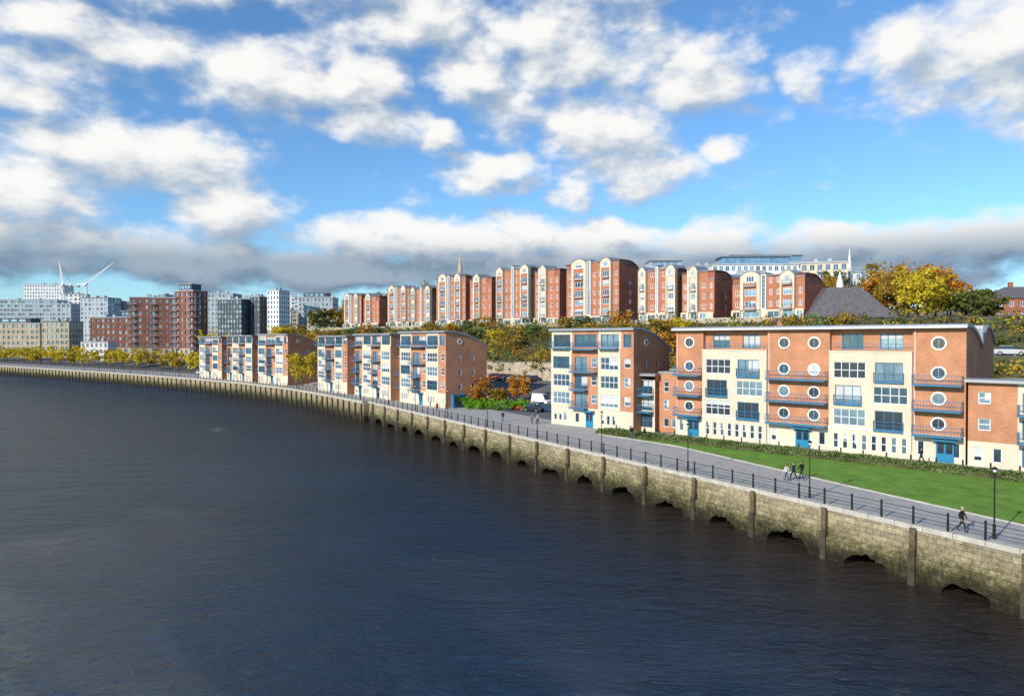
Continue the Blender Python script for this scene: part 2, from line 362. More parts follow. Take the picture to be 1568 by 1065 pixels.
# ---------------------------------------------------------------- big building with round windows
P0=(23.4,97.3); FD=Fr(P0,(25.5,-23.8))
def bigD():
    b=B('long_apartment_building',(P0[0],P0[1],0)); f=FD; zt=14.75
    secs=[(0,4.2,'brick'),(4.2,13.2,'cream'),(13.2,20.9,'brick'),(20.9,29.8,'cream'),(29.8,34.9,'brick')]
    for a,c,m in secs:
        w=c-a
        if m=='cream':
            cols=[a+.5,a+4.9]
            og=[(a+.5+i*1.05,a+1.1+i*1.05,.5,2.3,1,2,'frame') for i in range(8)]
            og=[o for o in og if not (a+4.0<o[0]<a+4.7)]
            wall(b,f,a,c,0,2.9,'cream',og,t=.3)
            ops=[]
            for i in range(3):
                z=FZ[i+1]
                for j,x in enumerate(cols):
                    if (i+j)%2: ops.append((x+.2,x+3.1,z+.15,z+2.35,3,1,'blueframe'))
                    else: ops.append((x,x+3.6,z+.4,z+2.35,4,2,'frame'))
            wall(b,f,a,c,2.9,12.0,'cream',ops,t=.3)
            for x in (a,c): b.face('walls','cream',[f.P(x,-.1,0),f.P(x,.3,0),f.P(x,.3,12),f.P(x,-.1,12)])
            b.box('walls','cream',f,a-.05,c+.05,-.6,.36,12.0,12.18)
            b.box('walls','white',f,a-.03,c+.03,.302,.36,2.86,3.0)
            wall(b,f,a,c,12.15,zt,'brick',[(a+1.2,a+3.6,12.35,14.2,3,1,'blueframe'),(a+5.4,a+7.8,12.35,14.2,3,1,'blueframe')],t=-.6)
            for x in (a,c): b.face('walls','brick',[f.P(x,-.62,12.1),f.P(x,.0,12.1),f.P(x,.0,zt),f.P(x,-.62,zt)])
            for i in range(3):
                for j,x in enumerate(cols):
                    if (i+j)%2: balcony(b,f.at(0,.3),x+.1,x+3.2,FZ[i+1]+.15,.3)
            b.box('balconies','blueframe',f,a+.2,c-.2,.2,.24,12.95,13.0); b.box('balconies','blueframe',f,a+.2,c-.2,.2,.24,12.55,12.58)
            for i in range(18): b.box('balconies','blueframe',f,a+.2+i*.5,a+.23+i*.5,.2,.24,12.19,12.95)
        else:
            wall(b,f,a,c,0,2.9,'cream',[(a+.5,a+1.2,.6,2.2,1,1,'frame')]+([(c-1.3,c-.5,.6,2.2,1,1,'frame')] if w>5 else []),t=.02)
            door(b,f.at(0,.02),a+w/2-.2,a+w/2+1.5)
            b.box('walls','white',f,a,c,.022,.1,2.86,2.98)
            cols=[a+w*.5] if w<6 else [a+w*.28,a+w*.76]
            wall(b,f,a,c,2.9,zt,'brick',[],t=0)
            for i in range(4):
                z=[4.2,7.0,9.8,13.1][i]
                for j,x in enumerate(cols): ring(b,f,x,z,.60,g=['glass3','glass2','glass1','glass3','blind'][(i+2*j)%5])
            for i in range(3):
                balcony(b,f,a+.2,c-.2,FZ[i+1]+.05,1.35)
            b.tube('downpipe','white',f.P(a+.25,.08,0.1),f.P(a+.25,.08,14.5),.05)
    def pf(x): return x**2.0
    barrel(b,f,0,34.9,8.5,zt+.15,2.2,over=.9,th=.35,side='brick')
    g=f.at(0,-8.5)
    def pm(x): return (2*x-1)**2
    barrel(b,g,0,34.9,9,zt+.2,1.9,over=.2,th=.3,side='brick',pf=pm,ends=(1,1))
    b.box('gutter','white',f,-.2,35.1,.9,1.0,zt+.02,zt+.2)
    e=f
    wall(b,e,-3.2,0,0,8.6,'brick',[(-2.5,-1.6,5.9,7.4,1,2,'frame'),(-2.5,-1.6,3.3,4.8,1,2,'frame'),(-2.5,-1.6,.8,2.1,1,1,'frame'),(-1.2,-.5,.8,2.1,1,1,'frame')],t=-.8)
    b.box('walls','zinc',e,-3.3,0,-9,-.7,8.6,8.85)
    wall(b,e,-7.2,-3.2,0,7.6,'cream',[(-6.8,-3.6,z+.25,z+2.25,4,2,'blueframe') for z in (0.4,2.9,5.3)],t=.4)
    for z in (2.95,5.35): balcony(b,e.at(0,.4),-7.0,-3.4,z,1.2)
    barrel(b,e.at(0,.4),-7.2,-3.2,9,8.3,2.0,side='brick')
    b.face('walls','brick',[f.P(-3.2,-.8,0),f.P(-3.2,.4,0),f.P(-3.2,.4,7.6),f.P(-3.2,-.8,7.6)])
    b.finish()
bigD()
def lowE():
    f=FD.at(34.9+.25,.3); b=B('low_apartment_wing',(f.o[0],f.o[1],0))
    x=0; k=0
    while x<34:
        if k%2==0:
            w=4.3; ops=[(x+.9,x+2.0,z,z+1.25,1,2,'frame') for z in (1.0,3.9,6.7)]
            wall(b,f,x,x+w,2.7,9.0,'brick',ops[1:]); wall(b,f,x,x+w,0,2.7,'cream',[(x+.5,x+1.3,.6,2.1,1,1,'frame'),(x+2.2,x+3.0,.6,2.1,1,1,'frame')],t=.03)
        else:
            w=4.0
            wall(b,f,x,x+w,0,9.0,'cream',[(x+.4,x+w-.4,z,z+2.0,3,1,'blueframe') for z in (.4,3.2,6.0)])
            for z in (3.0,5.8): balcony(b,f,x+.1,x+w-.1,z,1.5)
        x+=w;k+=1
    barrel(b,f,0,x,10,9.1,2.4,over=.8,th=.3,side='brick')
    b.finish()
lowE()

# ---------------------------------------------------------------- terrain
T0=(-78.0,314.0); FT=Fr(T0,(.669,-.743))
def Tc(x,y):
    r=(x-T0[0],y-T0[1]); return r[0]*FT.u[0]+r[1]*FT.u[1], r[0]*FT.n[0]+r[1]*FT.n[1]
def H(x,y):
    s,w=Tc(x,y)
    h1=pw(w,[(-900,60),(-500,40),(-150,24),(-25,18.2),(4,17.8),(6,17.3),(33,8.6),(36.0,7.6),(36.9,4.0),(42,3.6),(60,0)])
    h3=pw(w,[(-900,60),(-500,40),(-150,24),(-25,18.2),(4,17.8),(6,17.3),(20,11.2),(30,11.0),(33,8.6),(36.0,7.6),(36.9,4.0),(42,3.6),(60,0)])
    h1=lerp(h1,h3,sstep(205,225,s))
    h2=pw(w,[(-900,45),(-500,26),(-100,10),(20,3.5),(60,0)])
    return lerp(h2,h1,sstep(-60,-8,s))
Qp=[(120,-100),(29,49),(-30.8,147),(-45.5,168.5),(-62,190),(-83.5,213),(-109,235.5),(-151,270),(-205,310),(-265,353),(-420,462),(-900,790)]
class Path:
    def __init__(s,p):
        s.p=[Vector(a) for a in p]; s.c=[0]
        for a,b in zip(s.p,s.p[1:]): s.c.append(s.c[-1]+(b-a).length)
    def at(s,x):
        x=max(0,min(s.c[-1]-.001,x))
        for i in range(len(s.c)-1):
            if x<=s.c[i+1]:
                a,b=s.p[i],s.p[i+1]; L=s.c[i+1]-s.c[i]
                return a+(b-a)*((x-s.c[i])/L), (b-a)/L
    def off(s,x,t,z):
        p,d=s.at(x)
        p1,d1=s.at(x-3); p2,d2=s.at(x+3); d=(d1+d2).normalized()
        return (p[0]+d[1]*t, p[1]-d[0]*t, z)
Q=Path(Qp); SQ=Q.c[1]; SN=Q.c[2]
ss=[i*4 for i in range(int(560/4))]+[560+i*25 for i in range(50)]
ss=[x for x in ss if x<Q.c[-1]]+[Q.c[-1]]
ts=[0,4,9,15,21,27]+[27+2*i for i in range(1,50)]+[135,150,170,200,240,300,380,500,700,1000,1500,2500,4000]
V=[];Fc=[];MI=[]; nt_=len(ts); grid=[]
for i,s_ in enumerate(ss):
    row=[]
    for j,t in enumerate(ts):
        x,y,_=Q.off(s_,t,0); h=H(x,y)
        if t<9: h=0
        row.append((x,y,h))
    grid.append(row); V+=row
for i in range(len(ss)-1):
    for j in range(nt_-1):
        Fc.append((i*nt_+j,(i+1)*nt_+j,(i+1)*nt_+j+1,i*nt_+j+1))
        cc_=[grid[i][j],grid[i+1][j],grid[i+1][j+1],grid[i][j+1]]; s,w=Tc(sum(q[0] for q in cc_)/4,sum(q[1] for q in cc_)/4)
        hill=s>-30
        if w<-30: mi=2
        elif w<37 and hill: mi=0 if w<5 else 1
        elif w<20: mi=2
        elif ts[j]<15: mi=3
        else: mi=0
        if s>210 and 19<w<30: mi=0
        MI.append(mi)
me=bpy.data.meshes.new('ground'); me.from_pydata(V,[],Fc)
for m in ('asphalt','scrubground','farland','paving'): me.materials.append(M[m])
me.polygons.foreach_set('material_index',MI); me.update()
scene.collection.objects.link(bpy.data.objects.new('ground',me))

b=B('promenade_path')
x=60
while x<SN+330:
    x2=x+3
    b.face('p','paving',[Q.off(x,.5,.02),Q.off(x2,.5,.02),Q.off(x2,12,.02),Q.off(x,12,.02)])
    x=x2
b.finish()
b=B('building_footpath')
b.face('p','paving',[FD.P(-9,.0,.03),FD.P(60,.0,.03),FD.P(60,3.6,.03),FD.P(-9,3.6,.03)])
b.finish()
lawn=[(12.4,97.1),(20.8,86.3),(26.2,74),(31,62.7),(37.1,49.5),(48,26),(85,26)]+[FD.P(60,7.2,0)[:2],FD.P(60,3.7,0)[:2],FD.P(-9,3.7,0)[:2]]
b=B('lawn'); b.face('p','grass',[(x,y,.05) for x,y in lawn]); b.finish()
b=B('lawn_kerb')
for p,q in zip(lawn[:6],lawn[1:6]):
    f=Fr(p,(q[0]-p[0],q[1]-p[1])); L=math.hypot(q[0]-p[0],q[1]-p[1])
    b.box('k','kerb',f,0,L-.02,-.02,.14,0,.12)
b.finish()
# quay wall
b=B('quay_wall',(29,49,0))
def colprof(s):
    x=(s-SQ)%7.0; k=math.floor((s-SQ)/7.0)
    hw=1.9+.3*math.sin(k*2.3); hh=1.15+.2*math.sin(k*1.7)
    q=1-((x-3.5+.3*math.sin(k*3.1))/hw)**2
    nz=noise.noise(Vector((s*1.3,0,0)))*.3+noise.noise(Vector((s*4,3,0)))*.28
    zb=-6.0 if q<=0.02 else -4.15+hh*q**.5+nz
    lt=-2.3+nz*1.2
    lt=max(lt,zb+.15)
    return [(3.2,zb),(-.28+nz*.2,zb),(-.30+nz*.3,lt),(-.03,lt+.22),(0,-.9),(0,.0)]
s_=62.0; ds=.2; prev=None
while s_<=SN+.01:
    c=[Q.off(s_,t,z) for t,z in colprof(s_)]; cp=colprof(s_)
    if prev:
        pc,pp,ps=prev
        for i in range(5):
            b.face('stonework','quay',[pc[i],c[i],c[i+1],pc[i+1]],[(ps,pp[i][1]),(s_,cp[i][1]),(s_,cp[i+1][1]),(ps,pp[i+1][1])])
    prev=(c,cp,s_); s_+=ds
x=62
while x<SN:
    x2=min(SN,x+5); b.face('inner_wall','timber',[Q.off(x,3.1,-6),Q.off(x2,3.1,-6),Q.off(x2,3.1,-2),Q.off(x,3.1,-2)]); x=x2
k=-16
while SQ+7*k<SN-1:
    s0=SQ+7*k
    p,d=Q.at(s0); f=Fr((p[0],p[1]),(-d[0],-d[1]))
    b.box('piers','quay',f,-.2,.2,.0,.38,-1.9,-.02); b.box('piers','timber',f,-.24,.24,.0,.46,-6,-1.9)
    k+=1
x=SN
while x<SN+420:
    x2=x+2
    b.face('stonework','quay',[Q.off(x,-1.2,-6),Q.off(x2,-1.2,-6),Q.off(x2,-1.2,0.0),Q.off(x,-1.2,0.0)],[(x,-6),(x2,-6),(x2,0),(x,0)])
    x=x2
b.face('stonework','quay',[Q.off(SN,-1.2,-6),Q.off(SN,.2,-6),Q.off(SN,.2,0),Q.off(SN,-1.2,0)],[(0,-6),(1.4,-6),(1.4,0),(0,0)])
x=SN+1
while x<SN+420:
    p=Q.off(x,-1.2,0); _,d=Q.at(x); f=Fr((p[0],p[1]),(-d[0],-d[1]))
    b.box('fender_posts','timber',f,-.2,.2,0,.3,-6,-.35); x+=3.6
b.finish()
b=B('quay_coping')
x=62
while x<SN+420:
    x2=x+2.0; o=-.12 if x<SN else -1.32
    A=[(o,-.18),(o,.2),(.5,.2),(.5,.0)]
    for (t0,z0),(t1,z1) in zip(A,A[1:]):
        b.face('c','kerb',[Q.off(x,t0,z0),Q.off(x2-.03,t0,z0),Q.off(x2-.03,t1,z1),Q.off(x,t1,z1)])
    x=x2
b.finish()
b=B('quay_railing',(29,49,0))
x=62.0; pts=[]
while x<SN+410:
    t=.2 if x<SN-1 else -.9
    p=Q.off(x,t,0); pts.append((p,x))
    if x<SN+180:
        b.tube('posts','black',(p[0],p[1],.2),(p[0],p[1],1.35),.09,.07); b.tube('posts','black',(p[0],p[1],1.35),(p[0],p[1],1.47),.12,.06)
    else: b.tube('posts','black',(p[0],p[1],.2),(p[0],p[1],1.35),.07,.07,4)
    x+=2.35
for (p,_),(q,_) in zip(pts,pts[1:]):
    for z,r in ((1.28,.03),(1.0,.017),(.74,.017),(.48,.017)):
        b.tube('rails','black',(p[0],p[1],z),(q[0],q[1],z),r,r,4)
b.finish()

# ---------------------------------------------------------------- water
m,nt,bs=newmat('river_water'); L=nt.links
geo=N(nt,'ShaderNodeNewGeometry')
mp=N(nt,'ShaderNodeMapping'); mp.inputs['Rotation'].default_value=(0,0,rad(-24)); mp.inputs['Scale'].default_value=(.8,1.9,1)
L.new(geo.outputs['Position'],mp.inputs[0])
n1=N(nt,'ShaderNodeTexNoise',inp={'Scale':.95,'Detail':6.0,'Roughness':.64,'Distortion':.5}); L.new(mp.outputs[0],n1.inputs['Vector'])
n2=N(nt,'ShaderNodeTexNoise',inp={'Scale':.16,'Detail':3.0}); L.new(mp.outputs[0],n2.inputs['Vector'])
n3=N(nt,'ShaderNodeTexNoise',inp={'Scale':.018,'Detail':3.0}); L.new(geo.outputs['Position'],n3.inputs['Vector'])
n4=N(nt,'ShaderNodeTexNoise',inp={'Scale':.33,'Detail':2.0,'Distortion':.8}); L.new(mp.outputs[0],n4.inputs['Vector'])
pk=N(nt,'ShaderNodeMath',operation='SUBTRACT'); L.new(n1.outputs[0],pk.inputs[0]); pk.inputs[1].default_value=.5
pa=N(nt,'ShaderNodeMath',operation='ABSOLUTE'); L.new(pk.outputs[0],pa.inputs[0])
ps=N(nt,'ShaderNodeMath',operation='MULTIPLY_ADD'); L.new(pa.outputs[0],ps.inputs[0]); ps.inputs[1].default_value=-1.7; L.new(n4.outputs[0],ps.inputs[2])
ad=N(nt,'ShaderNodeMath',operation='MULTIPLY_ADD'); L.new(n2.outputs[0],ad.inputs[0]); ad.inputs[1].default_value=2.2; L.new(ps.outputs[0],ad.inputs[2])
bp=N(nt,'ShaderNodeBump',inp={'Strength':1.0,'Distance':1.15}); L.new(ad.outputs[0],bp.inputs['Height'])
st=N(nt,'ShaderNodeMapRange',inp={1:.35,2:.65,3:.6,4:1.0}); L.new(n3.outputs[0],st.inputs[0]); L.new(st.outputs[0],bp.inputs['Strength'])
L.new(bp.outputs[0],bs.inputs['Normal'])
dd=N(nt,'ShaderNodeVectorMath',operation='DOT_PRODUCT'); L.new(geo.outputs['Position'],dd.inputs[0]); dd.inputs[1].default_value=(.853,.521,0)
silt_reflection=N(nt,'ShaderNodeMapRange',interpolation_type='SMOOTHSTEP',inp={1:50.3-26,2:50.3})
sn=N(nt,'ShaderNodeMath',operation='MULTIPLY_ADD'); L.new(n3.outputs[0],sn.inputs[0]); sn.inputs[1].default_value=30; L.new(dd.outputs['Value'],sn.inputs[2])
sn2=N(nt,'ShaderNodeMath',operation='SUBTRACT'); L.new(sn.outputs[0],sn2.inputs[0]); sn2.inputs[1].default_value=15; L.new(sn2.outputs[0],silt_reflection.inputs[0])
cmix=N(nt,'ShaderNodeMix',data_type='RGBA'); L.new(silt_reflection.outputs[0],cmix.inputs[0]); cmix.inputs[6].default_value=(.013,.042,.085,1); cmix.inputs[7].default_value=(.043,.032,.023,1)  # brown by the quay: shallow silt plus the red walls' reflection painted into base colour
L.new(cmix.outputs[2],bs.inputs['Base Color'])
bs.inputs['Roughness'].default_value=.06; bs.inputs['IOR'].default_value=1.33
M['water']=m
me=bpy.data.meshes.new('river_water'); me.from_pydata([(-3000,-600,-4.1),(600,-600,-4.1),(600,2500,-4.1),(-3000,2500,-4.1)],[],[(0,1,2,3)])
me.materials.append(m); scene.collection.objects.link(bpy.data.objects.new('river_water',me))

# ---------------------------------------------------------------- foliage
def leaves(b,part,m,c,rx,ry,rz,n,size,clumps=10,rnd=R):
    cc=[]
    for _ in range(clumps):
        while 1:
            v=Vector((rnd.uniform(-1,1),rnd.uniform(-1,1),rnd.uniform(-1,1)))
            if .25<v.length<1: break
        cc.append(v)
    for i in range(n):
        v=rnd.choice(cc); q=Vector((rnd.gauss(0,.2),rnd.gauss(0,.2),rnd.gauss(0,.17)))+v
        p=Vector((c[0]+q.x*rx,c[1]+q.y*ry,c[2]+q.z*rz))
        s=size*rnd.uniform(.6,1.4)
        a=Vector((rnd.gauss(0,1),rnd.gauss(0,1),rnd.gauss(0,1))).normalized(); o=a.orthogonal().normalized()
        w=a.cross(o)
        b.face(part,m,[p-o*s*.5,p+w*s*.35,p+o*s*.5,p-w*s*.35])
def tree(name,x,y,h,r,m,n=1400,size=.4,z=None):
    z=H(x,y) if z is None else z
    b=B(name,(x,y,z))
    b.tube('trunk','bark',(x,y,z-.2),(x+.1,y,z+h*.4),h*.022,h*.014,7)
    tips=[]
    for i in range(7):
        a=i*2.4+R.random(); l=r*R.uniform(.5,.85); e=(x+math.cos(a)*l,y+math.sin(a)*l,z+h*R.uniform(.4,.85))
        b.tube('trunk','bark',(x+.05,y,z+h*R.uniform(.2,.4)),e,h*.009,h*.003,5); tips.append(e)
    b.tube('trunk','bark',(x+.1,y,z+h*.4),(x,y,z+h*.9),h*.012,h*.003,5)
    for e in tips: leaves(b,'foliage',m,e,r*.42,r*.42,h*.14,n//11,size,5)
    leaves(b,'foliage',m,(x,y,z+h*.52),r*.9,r*.9,h*.42,n*6//11,size,18)
    b.finish()
def bushrow(name,items,m,size,n):
    b=B(name,items[0][:3])
    for (x,y,z,rx,ry,rz) in items: leaves(b,'f',m,(x,y,z),rx,ry,rz,n,size,7)
    b.finish()

# hedge along the apartments
b=B('hedge',FD.P(0,5.5,0))
s=-9.0
while s<58:
    for k in range(190):
        a=s+R.random(); t=3.9+R.random()*3.4+.3*math.sin(s*.8)
        e=1-abs((t-5.6)/1.9)**3
        z=.08+max(.05,(.62+.3*noise.noise(Vector((a*.8,t*.8,0))))*max(0,e))*R.uniform(.55,1.05)
        p=Vector(FD.P(a,t,z)); sz=R.uniform(.14,.3)
        v=Vector((R.gauss(0,1),R.gauss(0,1),R.gauss(0,1)+.6)).normalized(); o=v.orthogonal().normalized(); w=v.cross(o)
        b.face('h','leaf_hedge',[p-o*sz*.5,p+w*sz*.4,p+o*sz*.5,p-w*sz*.4])
    b.box('h','scrubground',FD,s,s+1,4.2,7.0,.0,.38)
    s+=1
b.finish()
# hillside shrubs
items=[]
for k in range(1700):
    s=R.uniform(-20,290); w=R.uniform(5.5,36.5)
    if s>208 and 17<w<32: continue
    x,y,_=FT.P(s,w,0)
    if y<20: continue
    r=R.uniform(.9,2.6); items.append((x,y,H(x,y)+r*.35,r,r,r*.8))
b1=B('hillside_shrubs',items[0][:3])
for (x,y,z,rx,ry,rz) in items:
    leaves(b1,'f',R.choices(['leaf_mix','leaf_olive','leaf_hedge','leaf_yellow','leaf_orange'],[.28,.50,.12,.06,.04])[0],(x,y,z),rx,ry,rz,46,.5,5)
b1.finish()

# ---------------------------------------------------------------- retaining wall
b=B('stone_retaining_wall',FT.P(110,38.5,3))
s=-5
while s<300:
    b.box('w','retain',FT,s,s+4.98,34.4,38.7,0,7.9+.25*math.sin(s)); s+=5
b.finish()
b=B('retaining_wall_ivy',FT.P(110,38.7,6))
for k in range(120):
    s=R.uniform(20,210); p=FT.P(s,38.4,R.uniform(6.2,8.2)); leaves(b,'f',R.choice(['leaf_olive','leaf_olive','leaf_mix']),p,1.4,1.4,R.uniform(.6,1.5),50,.42,4)
b.finish()
b=B('terrace_wall',FT.P(110,5,17))
s=-12
while s<213:
    b.box('w','retain',FT,s,s+3.97,4.4,4.9,14.5,18.6); b.box('w','white',FT,s,s+3.97,4.3,5.0,18.6,18.72); s+=4
b.finish()

# ---------------------------------------------------------------- apartment blocks on the hill
def tblock(s0,L,zt,var=0,z0=17.8,dep=10,t=0):
    f=FT.at(s0,t); b=B('hillside_apartment_block',f.P(0,0,z0))
    k=L/22.0; fl=int(round((zt-z0)/2.75)); fh=(zt-z0)/fl
    def S(x): return x*k
    secs=[[(0,3.2,'brick',-2.4),(3.2,9.4,'bay',.6),(9.4,11,'stair',.2),(11,15.4,'brick',-.3),(15.4,19.6,'bay',.2),(19.6,22,'brick',-1.0)],
          [(0,4.6,'bay',.3),(4.6,10,'brick',-.4),(10,11.6,'stair',.7),(11.6,16.6,'brick',-.2),(16.6,22,'bay',.3)],
          [(0,4.4,'brick',-1.2),(4.4,6,'stair',.4),(6,12,'bay',.8),(12,18,'brick',-.4),(18,22,'brick',-2.6)]][var]
    for a,c,m,dz in secs:
        a,c=S(a),S(c); w=c-a; top=zt+dz
        wall(b,f,a,c,z0-2,z0+fh,'cream',[(a+.5,c-.4,z0+.1,z0+2.3,2,1,'frame')] if w>1.8 else [],lod=2,t=.1)
        zs=[z0+fh*i for i in range(1,fl)]
        if m=='brick':
            nwin=1 if w<3.6 else 2
            ops=[(a+w*(i+.28)/nwin,a+w*(i+.72)/nwin,z+.7,z+2.1,2,1,'frame') for z in zs if z+2.4<top for i in range(nwin)]
            wall(b,f,a,c,z0+fh,top,'brickhill',ops,lod=1,t=-.5)
            b.box('roof','zinc',f,a,c,-dep*.6,-.4,top,top+.2)
        elif m=='stair':
            wall(b,f,a,c,z0+fh,top,'white',[(a+.25,c-.25,z0+fh+.3,top-.4,2,int(fl*2),'greyclad')],lod=1,t=.1)
            b.box('roof','zinc',f,a-.1,c+.1,-3,.5,top,top+.2)
            b.box('walls','white',f,a,a+.02,-1,.1,z0,top); b.box('walls','white',f,c-.02,c,-1,.1,z0,top)
        else:
            q=.16 if w>4 else .12
            a1,c1=a+w*q,c-w*q
            hb=top-2.6
            for x0,x1 in ((a,a1),(c1,c)):
                wall(b,f,x0,x1,z0+fh,hb,'cream',[],t=.55)
            wall(b,f,a1,c1,z0+fh,hb,'brickhill' if w>3.2 else 'cream',[(a1+.3,c1-.3,z+.5,z+2.15,3,1,'frame') for z in zs if z+2.3<hb],lod=1,t=.4)
            wall(b,f,a,c,hb,top-.7,'cream',[(a+w*.3,c-w*.3,hb+.3,hb+1.7,3,1,'frame')],lod=1,t=.55)
            n=10
            for i in range(n):
                x0=lerp(a,c,i/n);x1=lerp(a,c,(i+1)/n)
                h=lambda q:top-.7+1.2*(1-(2*q-1)**2)
                b.face('walls','cream',[f.P(x0,.55,top-.7),f.P(x1,.55,top-.7),f.P(x1,.55,h((i+1)/n)),f.P(x0,.55,h(i/n))])
                b.face('roof','zinc',[f.P(x0,.75,h(i/n)+.04),f.P(x1,.75,h((i+1)/n)+.04),f.P(x1,-5,h((i+1)/n)+.04),f.P(x0,-5,h(i/n)+.04)])
                b.face('roof','zinc',[f.P(x0,.75,h(i/n)+.04),f.P(x1,.75,h((i+1)/n)+.04),f.P(x1,.75,h((i+1)/n)-.16),f.P(x0,.75,h(i/n)-.16)])
            for x in (a,c): b.face('walls','cream',[f.P(x,-5,z0),f.P(x,.55,z0),f.P(x,.55,top-.7),f.P(x,-5,top-.7)])
            for z in zs[::2]: balcony(b,f.at(0,.4),a1+.2,c1-.2,z+.15,.7,m='greyclad',step=.8)
    barrel(b,f.at(0,-.6),0,L,dep,zt-.5,2.2,side='brickred',ends=(1,0),th=.3,m='brickdark',over=.1,pf=lambda x:(2*x-.8)**2 if x>.4 else 0,zb=z0-2)
    fr=f.right(L,-.6)
    wall(b,fr,0,dep,z0-2,zt-3.6,'brickred',[(dep*.45,dep*.45+.9,z+.7,z+2,1,1,'frame') for z in [z0+fh*i for i in range(0,fl-1)] if z+2.2<zt-3.6],lod=1)
    n=12; pf=lambda x:(2*x-.8)**2 if x>.4 else 0
    for i in range(n):
        x0,x1=i/n,(i+1)/n
        b.face('walls','brickred',[fr.P(dep*x0,0,zt-3.6),fr.P(dep*x1,0,zt-3.6),fr.P(dep*x1,0,zt-.5-2.2*pf(x1)),fr.P(dep*x0,0,zt-.5-2.2*pf(x0))])
    b.face('walls','brickred',[f.P(0,-.63,z0),f.P(L,-.63,z0),f.P(L,-.63,zt-.45),f.P(0,-.63,zt-.45)])
    b.box('front_wall','white',f,.5,L-.5,3.2,3.3,z0,z0+.9)
    b.finish()
blocks=[(0.5,16,33.6,0),(18.5,13,32.4,2),(38,17,34.8,0),(57,13,33.6,1),(73,18,37.0,0),(93.5,12,35.4,2),(109,16,37.2,1),(127,11,35.8,2),(141,20.5,36.6,0),(169,12,32.6,1),(182.5,9.5,31.2,2),(197,18,28.9,0)]
for s0,L,zt,v in blocks: tblock(s0,L,zt,v)

# ---------------------------------------------------------------- generic city building
def city(name,x,y,u,L,dep,z0,H_,fl,bays,wm,roof='greyclad',wr=.6,hr=.6,fm='frame',base=None,pent=None,balc=0):
    f=Fr((x,y),u); b=B(name,(x,y,z0)); fh=H_/fl
    for fr,LL,nb in ((f,L,bays),(f.right(L,0),dep,max(1,int(bays*dep/L))),(f.left(0,-dep),dep,max(1,int(bays*dep/L)))):
        bw=LL/nb; ops=[]
        for i in range(fl):
            for j in range(nb):
                a=j*bw+bw*(1-wr)/2; ops.append((a,a+bw*wr,z0+i*fh+fh*(1-hr)*.55,z0+i*fh+fh*(1-hr)*.55+fh*hr,2,1,fm))
        if base:
            zb=z0+fh*base
            wall(b,fr,0,LL,z0,zb,'sand',[o for o in ops if o[3]<=zb],lod=2,dep=.3); wall(b,fr,0,LL,zb,z0+H_,wm,[o for o in ops if o[3]>zb],lod=2,dep=.3)
        else: wall(b,fr,0,LL,z0,z0+H_,wm,ops,lod=2,dep=.3)
        if balc:
            for i in range(1,fl):
                for j in range(0,nb,balc): balcony(b,fr,j*bw+.2,(j+1)*bw-.2,z0+i*fh,1.3,m='greyclad',step=1.2)
    b.face('walls',wm,[f.P(0,-dep,z0),f.P(L,-dep,z0),f.P(L,-dep,z0+H_),f.P(0,-dep,z0+H_)])
    b.box('roof',roof,f,-.3,L+.3,-dep-.3,.3,z0+H_,z0+H_+.5)
    if pent:
        b.box('rooftop_storey',pent,f,L*.12,L*.8,-dep*.8,-dep*.15,z0+H_+.5,z0+H_+3.4); b.box('rooftop_storey','zinc',f,L*.09,L*.83,-dep*.85,-dep*.1,z0+H_+3.4,z0+H_+3.7)
        for k in range(4):
            a=L*(.15+.15*k); b.face('glazing','glass2',[f.P(a,-dep*.15+.03,z0+H_+1.2),f.P(a+L*.11,-dep*.15+.03,z0+H_+1.2),f.P(a+L*.11,-dep*.15+.03,z0+H_+2.9),f.P(a,-dep*.15+.03,z0+H_+2.9)])
    else:
        for k in range(2): b.box('plant_room','greyclad',f,L*(.3+.3*k),L*(.38+.3*k),-dep*.6,-dep*.4,z0+H_+.5,z0+H_+2.2)
    return b.finish()
def X(px,d): return (px-784)/1045*d
city('brick_apartment_tower',-187,334,(.96,.28),21,14,3,31,10,7,'brickcity',base=2,wr=.45,balc=3,fm='white')
city('brick_apartment_tower',-165,334,(.93,-.36),12,9,3,34,11,4,'brickcity',base=2,wr=.45,balc=3,pent='darkpanel',fm='white')
city('brick_apartment_tower',-206,356,(1,.1),12,12,3,22,7,4,'brickcity',base=2,wr=.5,fm='white',pent='darkpanel')
city('brick_office_building',-262,424,(1,0.1),18,14,2,25,7,6,'brickcity',wr=.5)
city('stone_office_building',-345,445,(1,.05),36,16,2,22,6,12,'sand',wr=.55,pent='darkpanel')
city('stone_office_building',-303,440,(1,.05),17,16,2,23,6,6,'sand',wr=.6,roof='darkpanel')
city('white_office_building',-235,372,(1,.1),14,12,2,10,3,6,'white',wr=.5)
city('glass_office_building',-470,610,(1,0.1),60,20,5,44,12,20,'greyclad',wr=.8)
city('white_tower_block',-500,700,(1,0.15),36,25,8,62,18,14,'white',wr=.5)
city('apartment_building',-212,470,(1,.0),20,16,8,37,12,8,'greyclad',wr=.5)
city('glazed_apartment_building',-196,455,(1,-.25),18,10,8,32,10,8,'darkpanel',wr=.7)
city('striped_apartment_building',-163,455,(1,-.3),9,12,8,38,12,4,'white',wr=.45,fm='darkpanel')
city('slate_apartment_building',-176,458,(1,-.3),8,12,8,34,10,3,'darkpanel',wr=.5)
city('apartment_building',-150,480,(1,0),24,16,10,33,10,9,'greyclad',wr=.5,pent='darkpanel')
city('apartment_building',-124,500,(1,0),20,16,10,33,10,8,'white',wr=.5)
city('stone_house',-120,400,(1,-.1),20,14,12,18,5,7,'sand',wr=.4,roof='slate')
RR=random.Random(5)
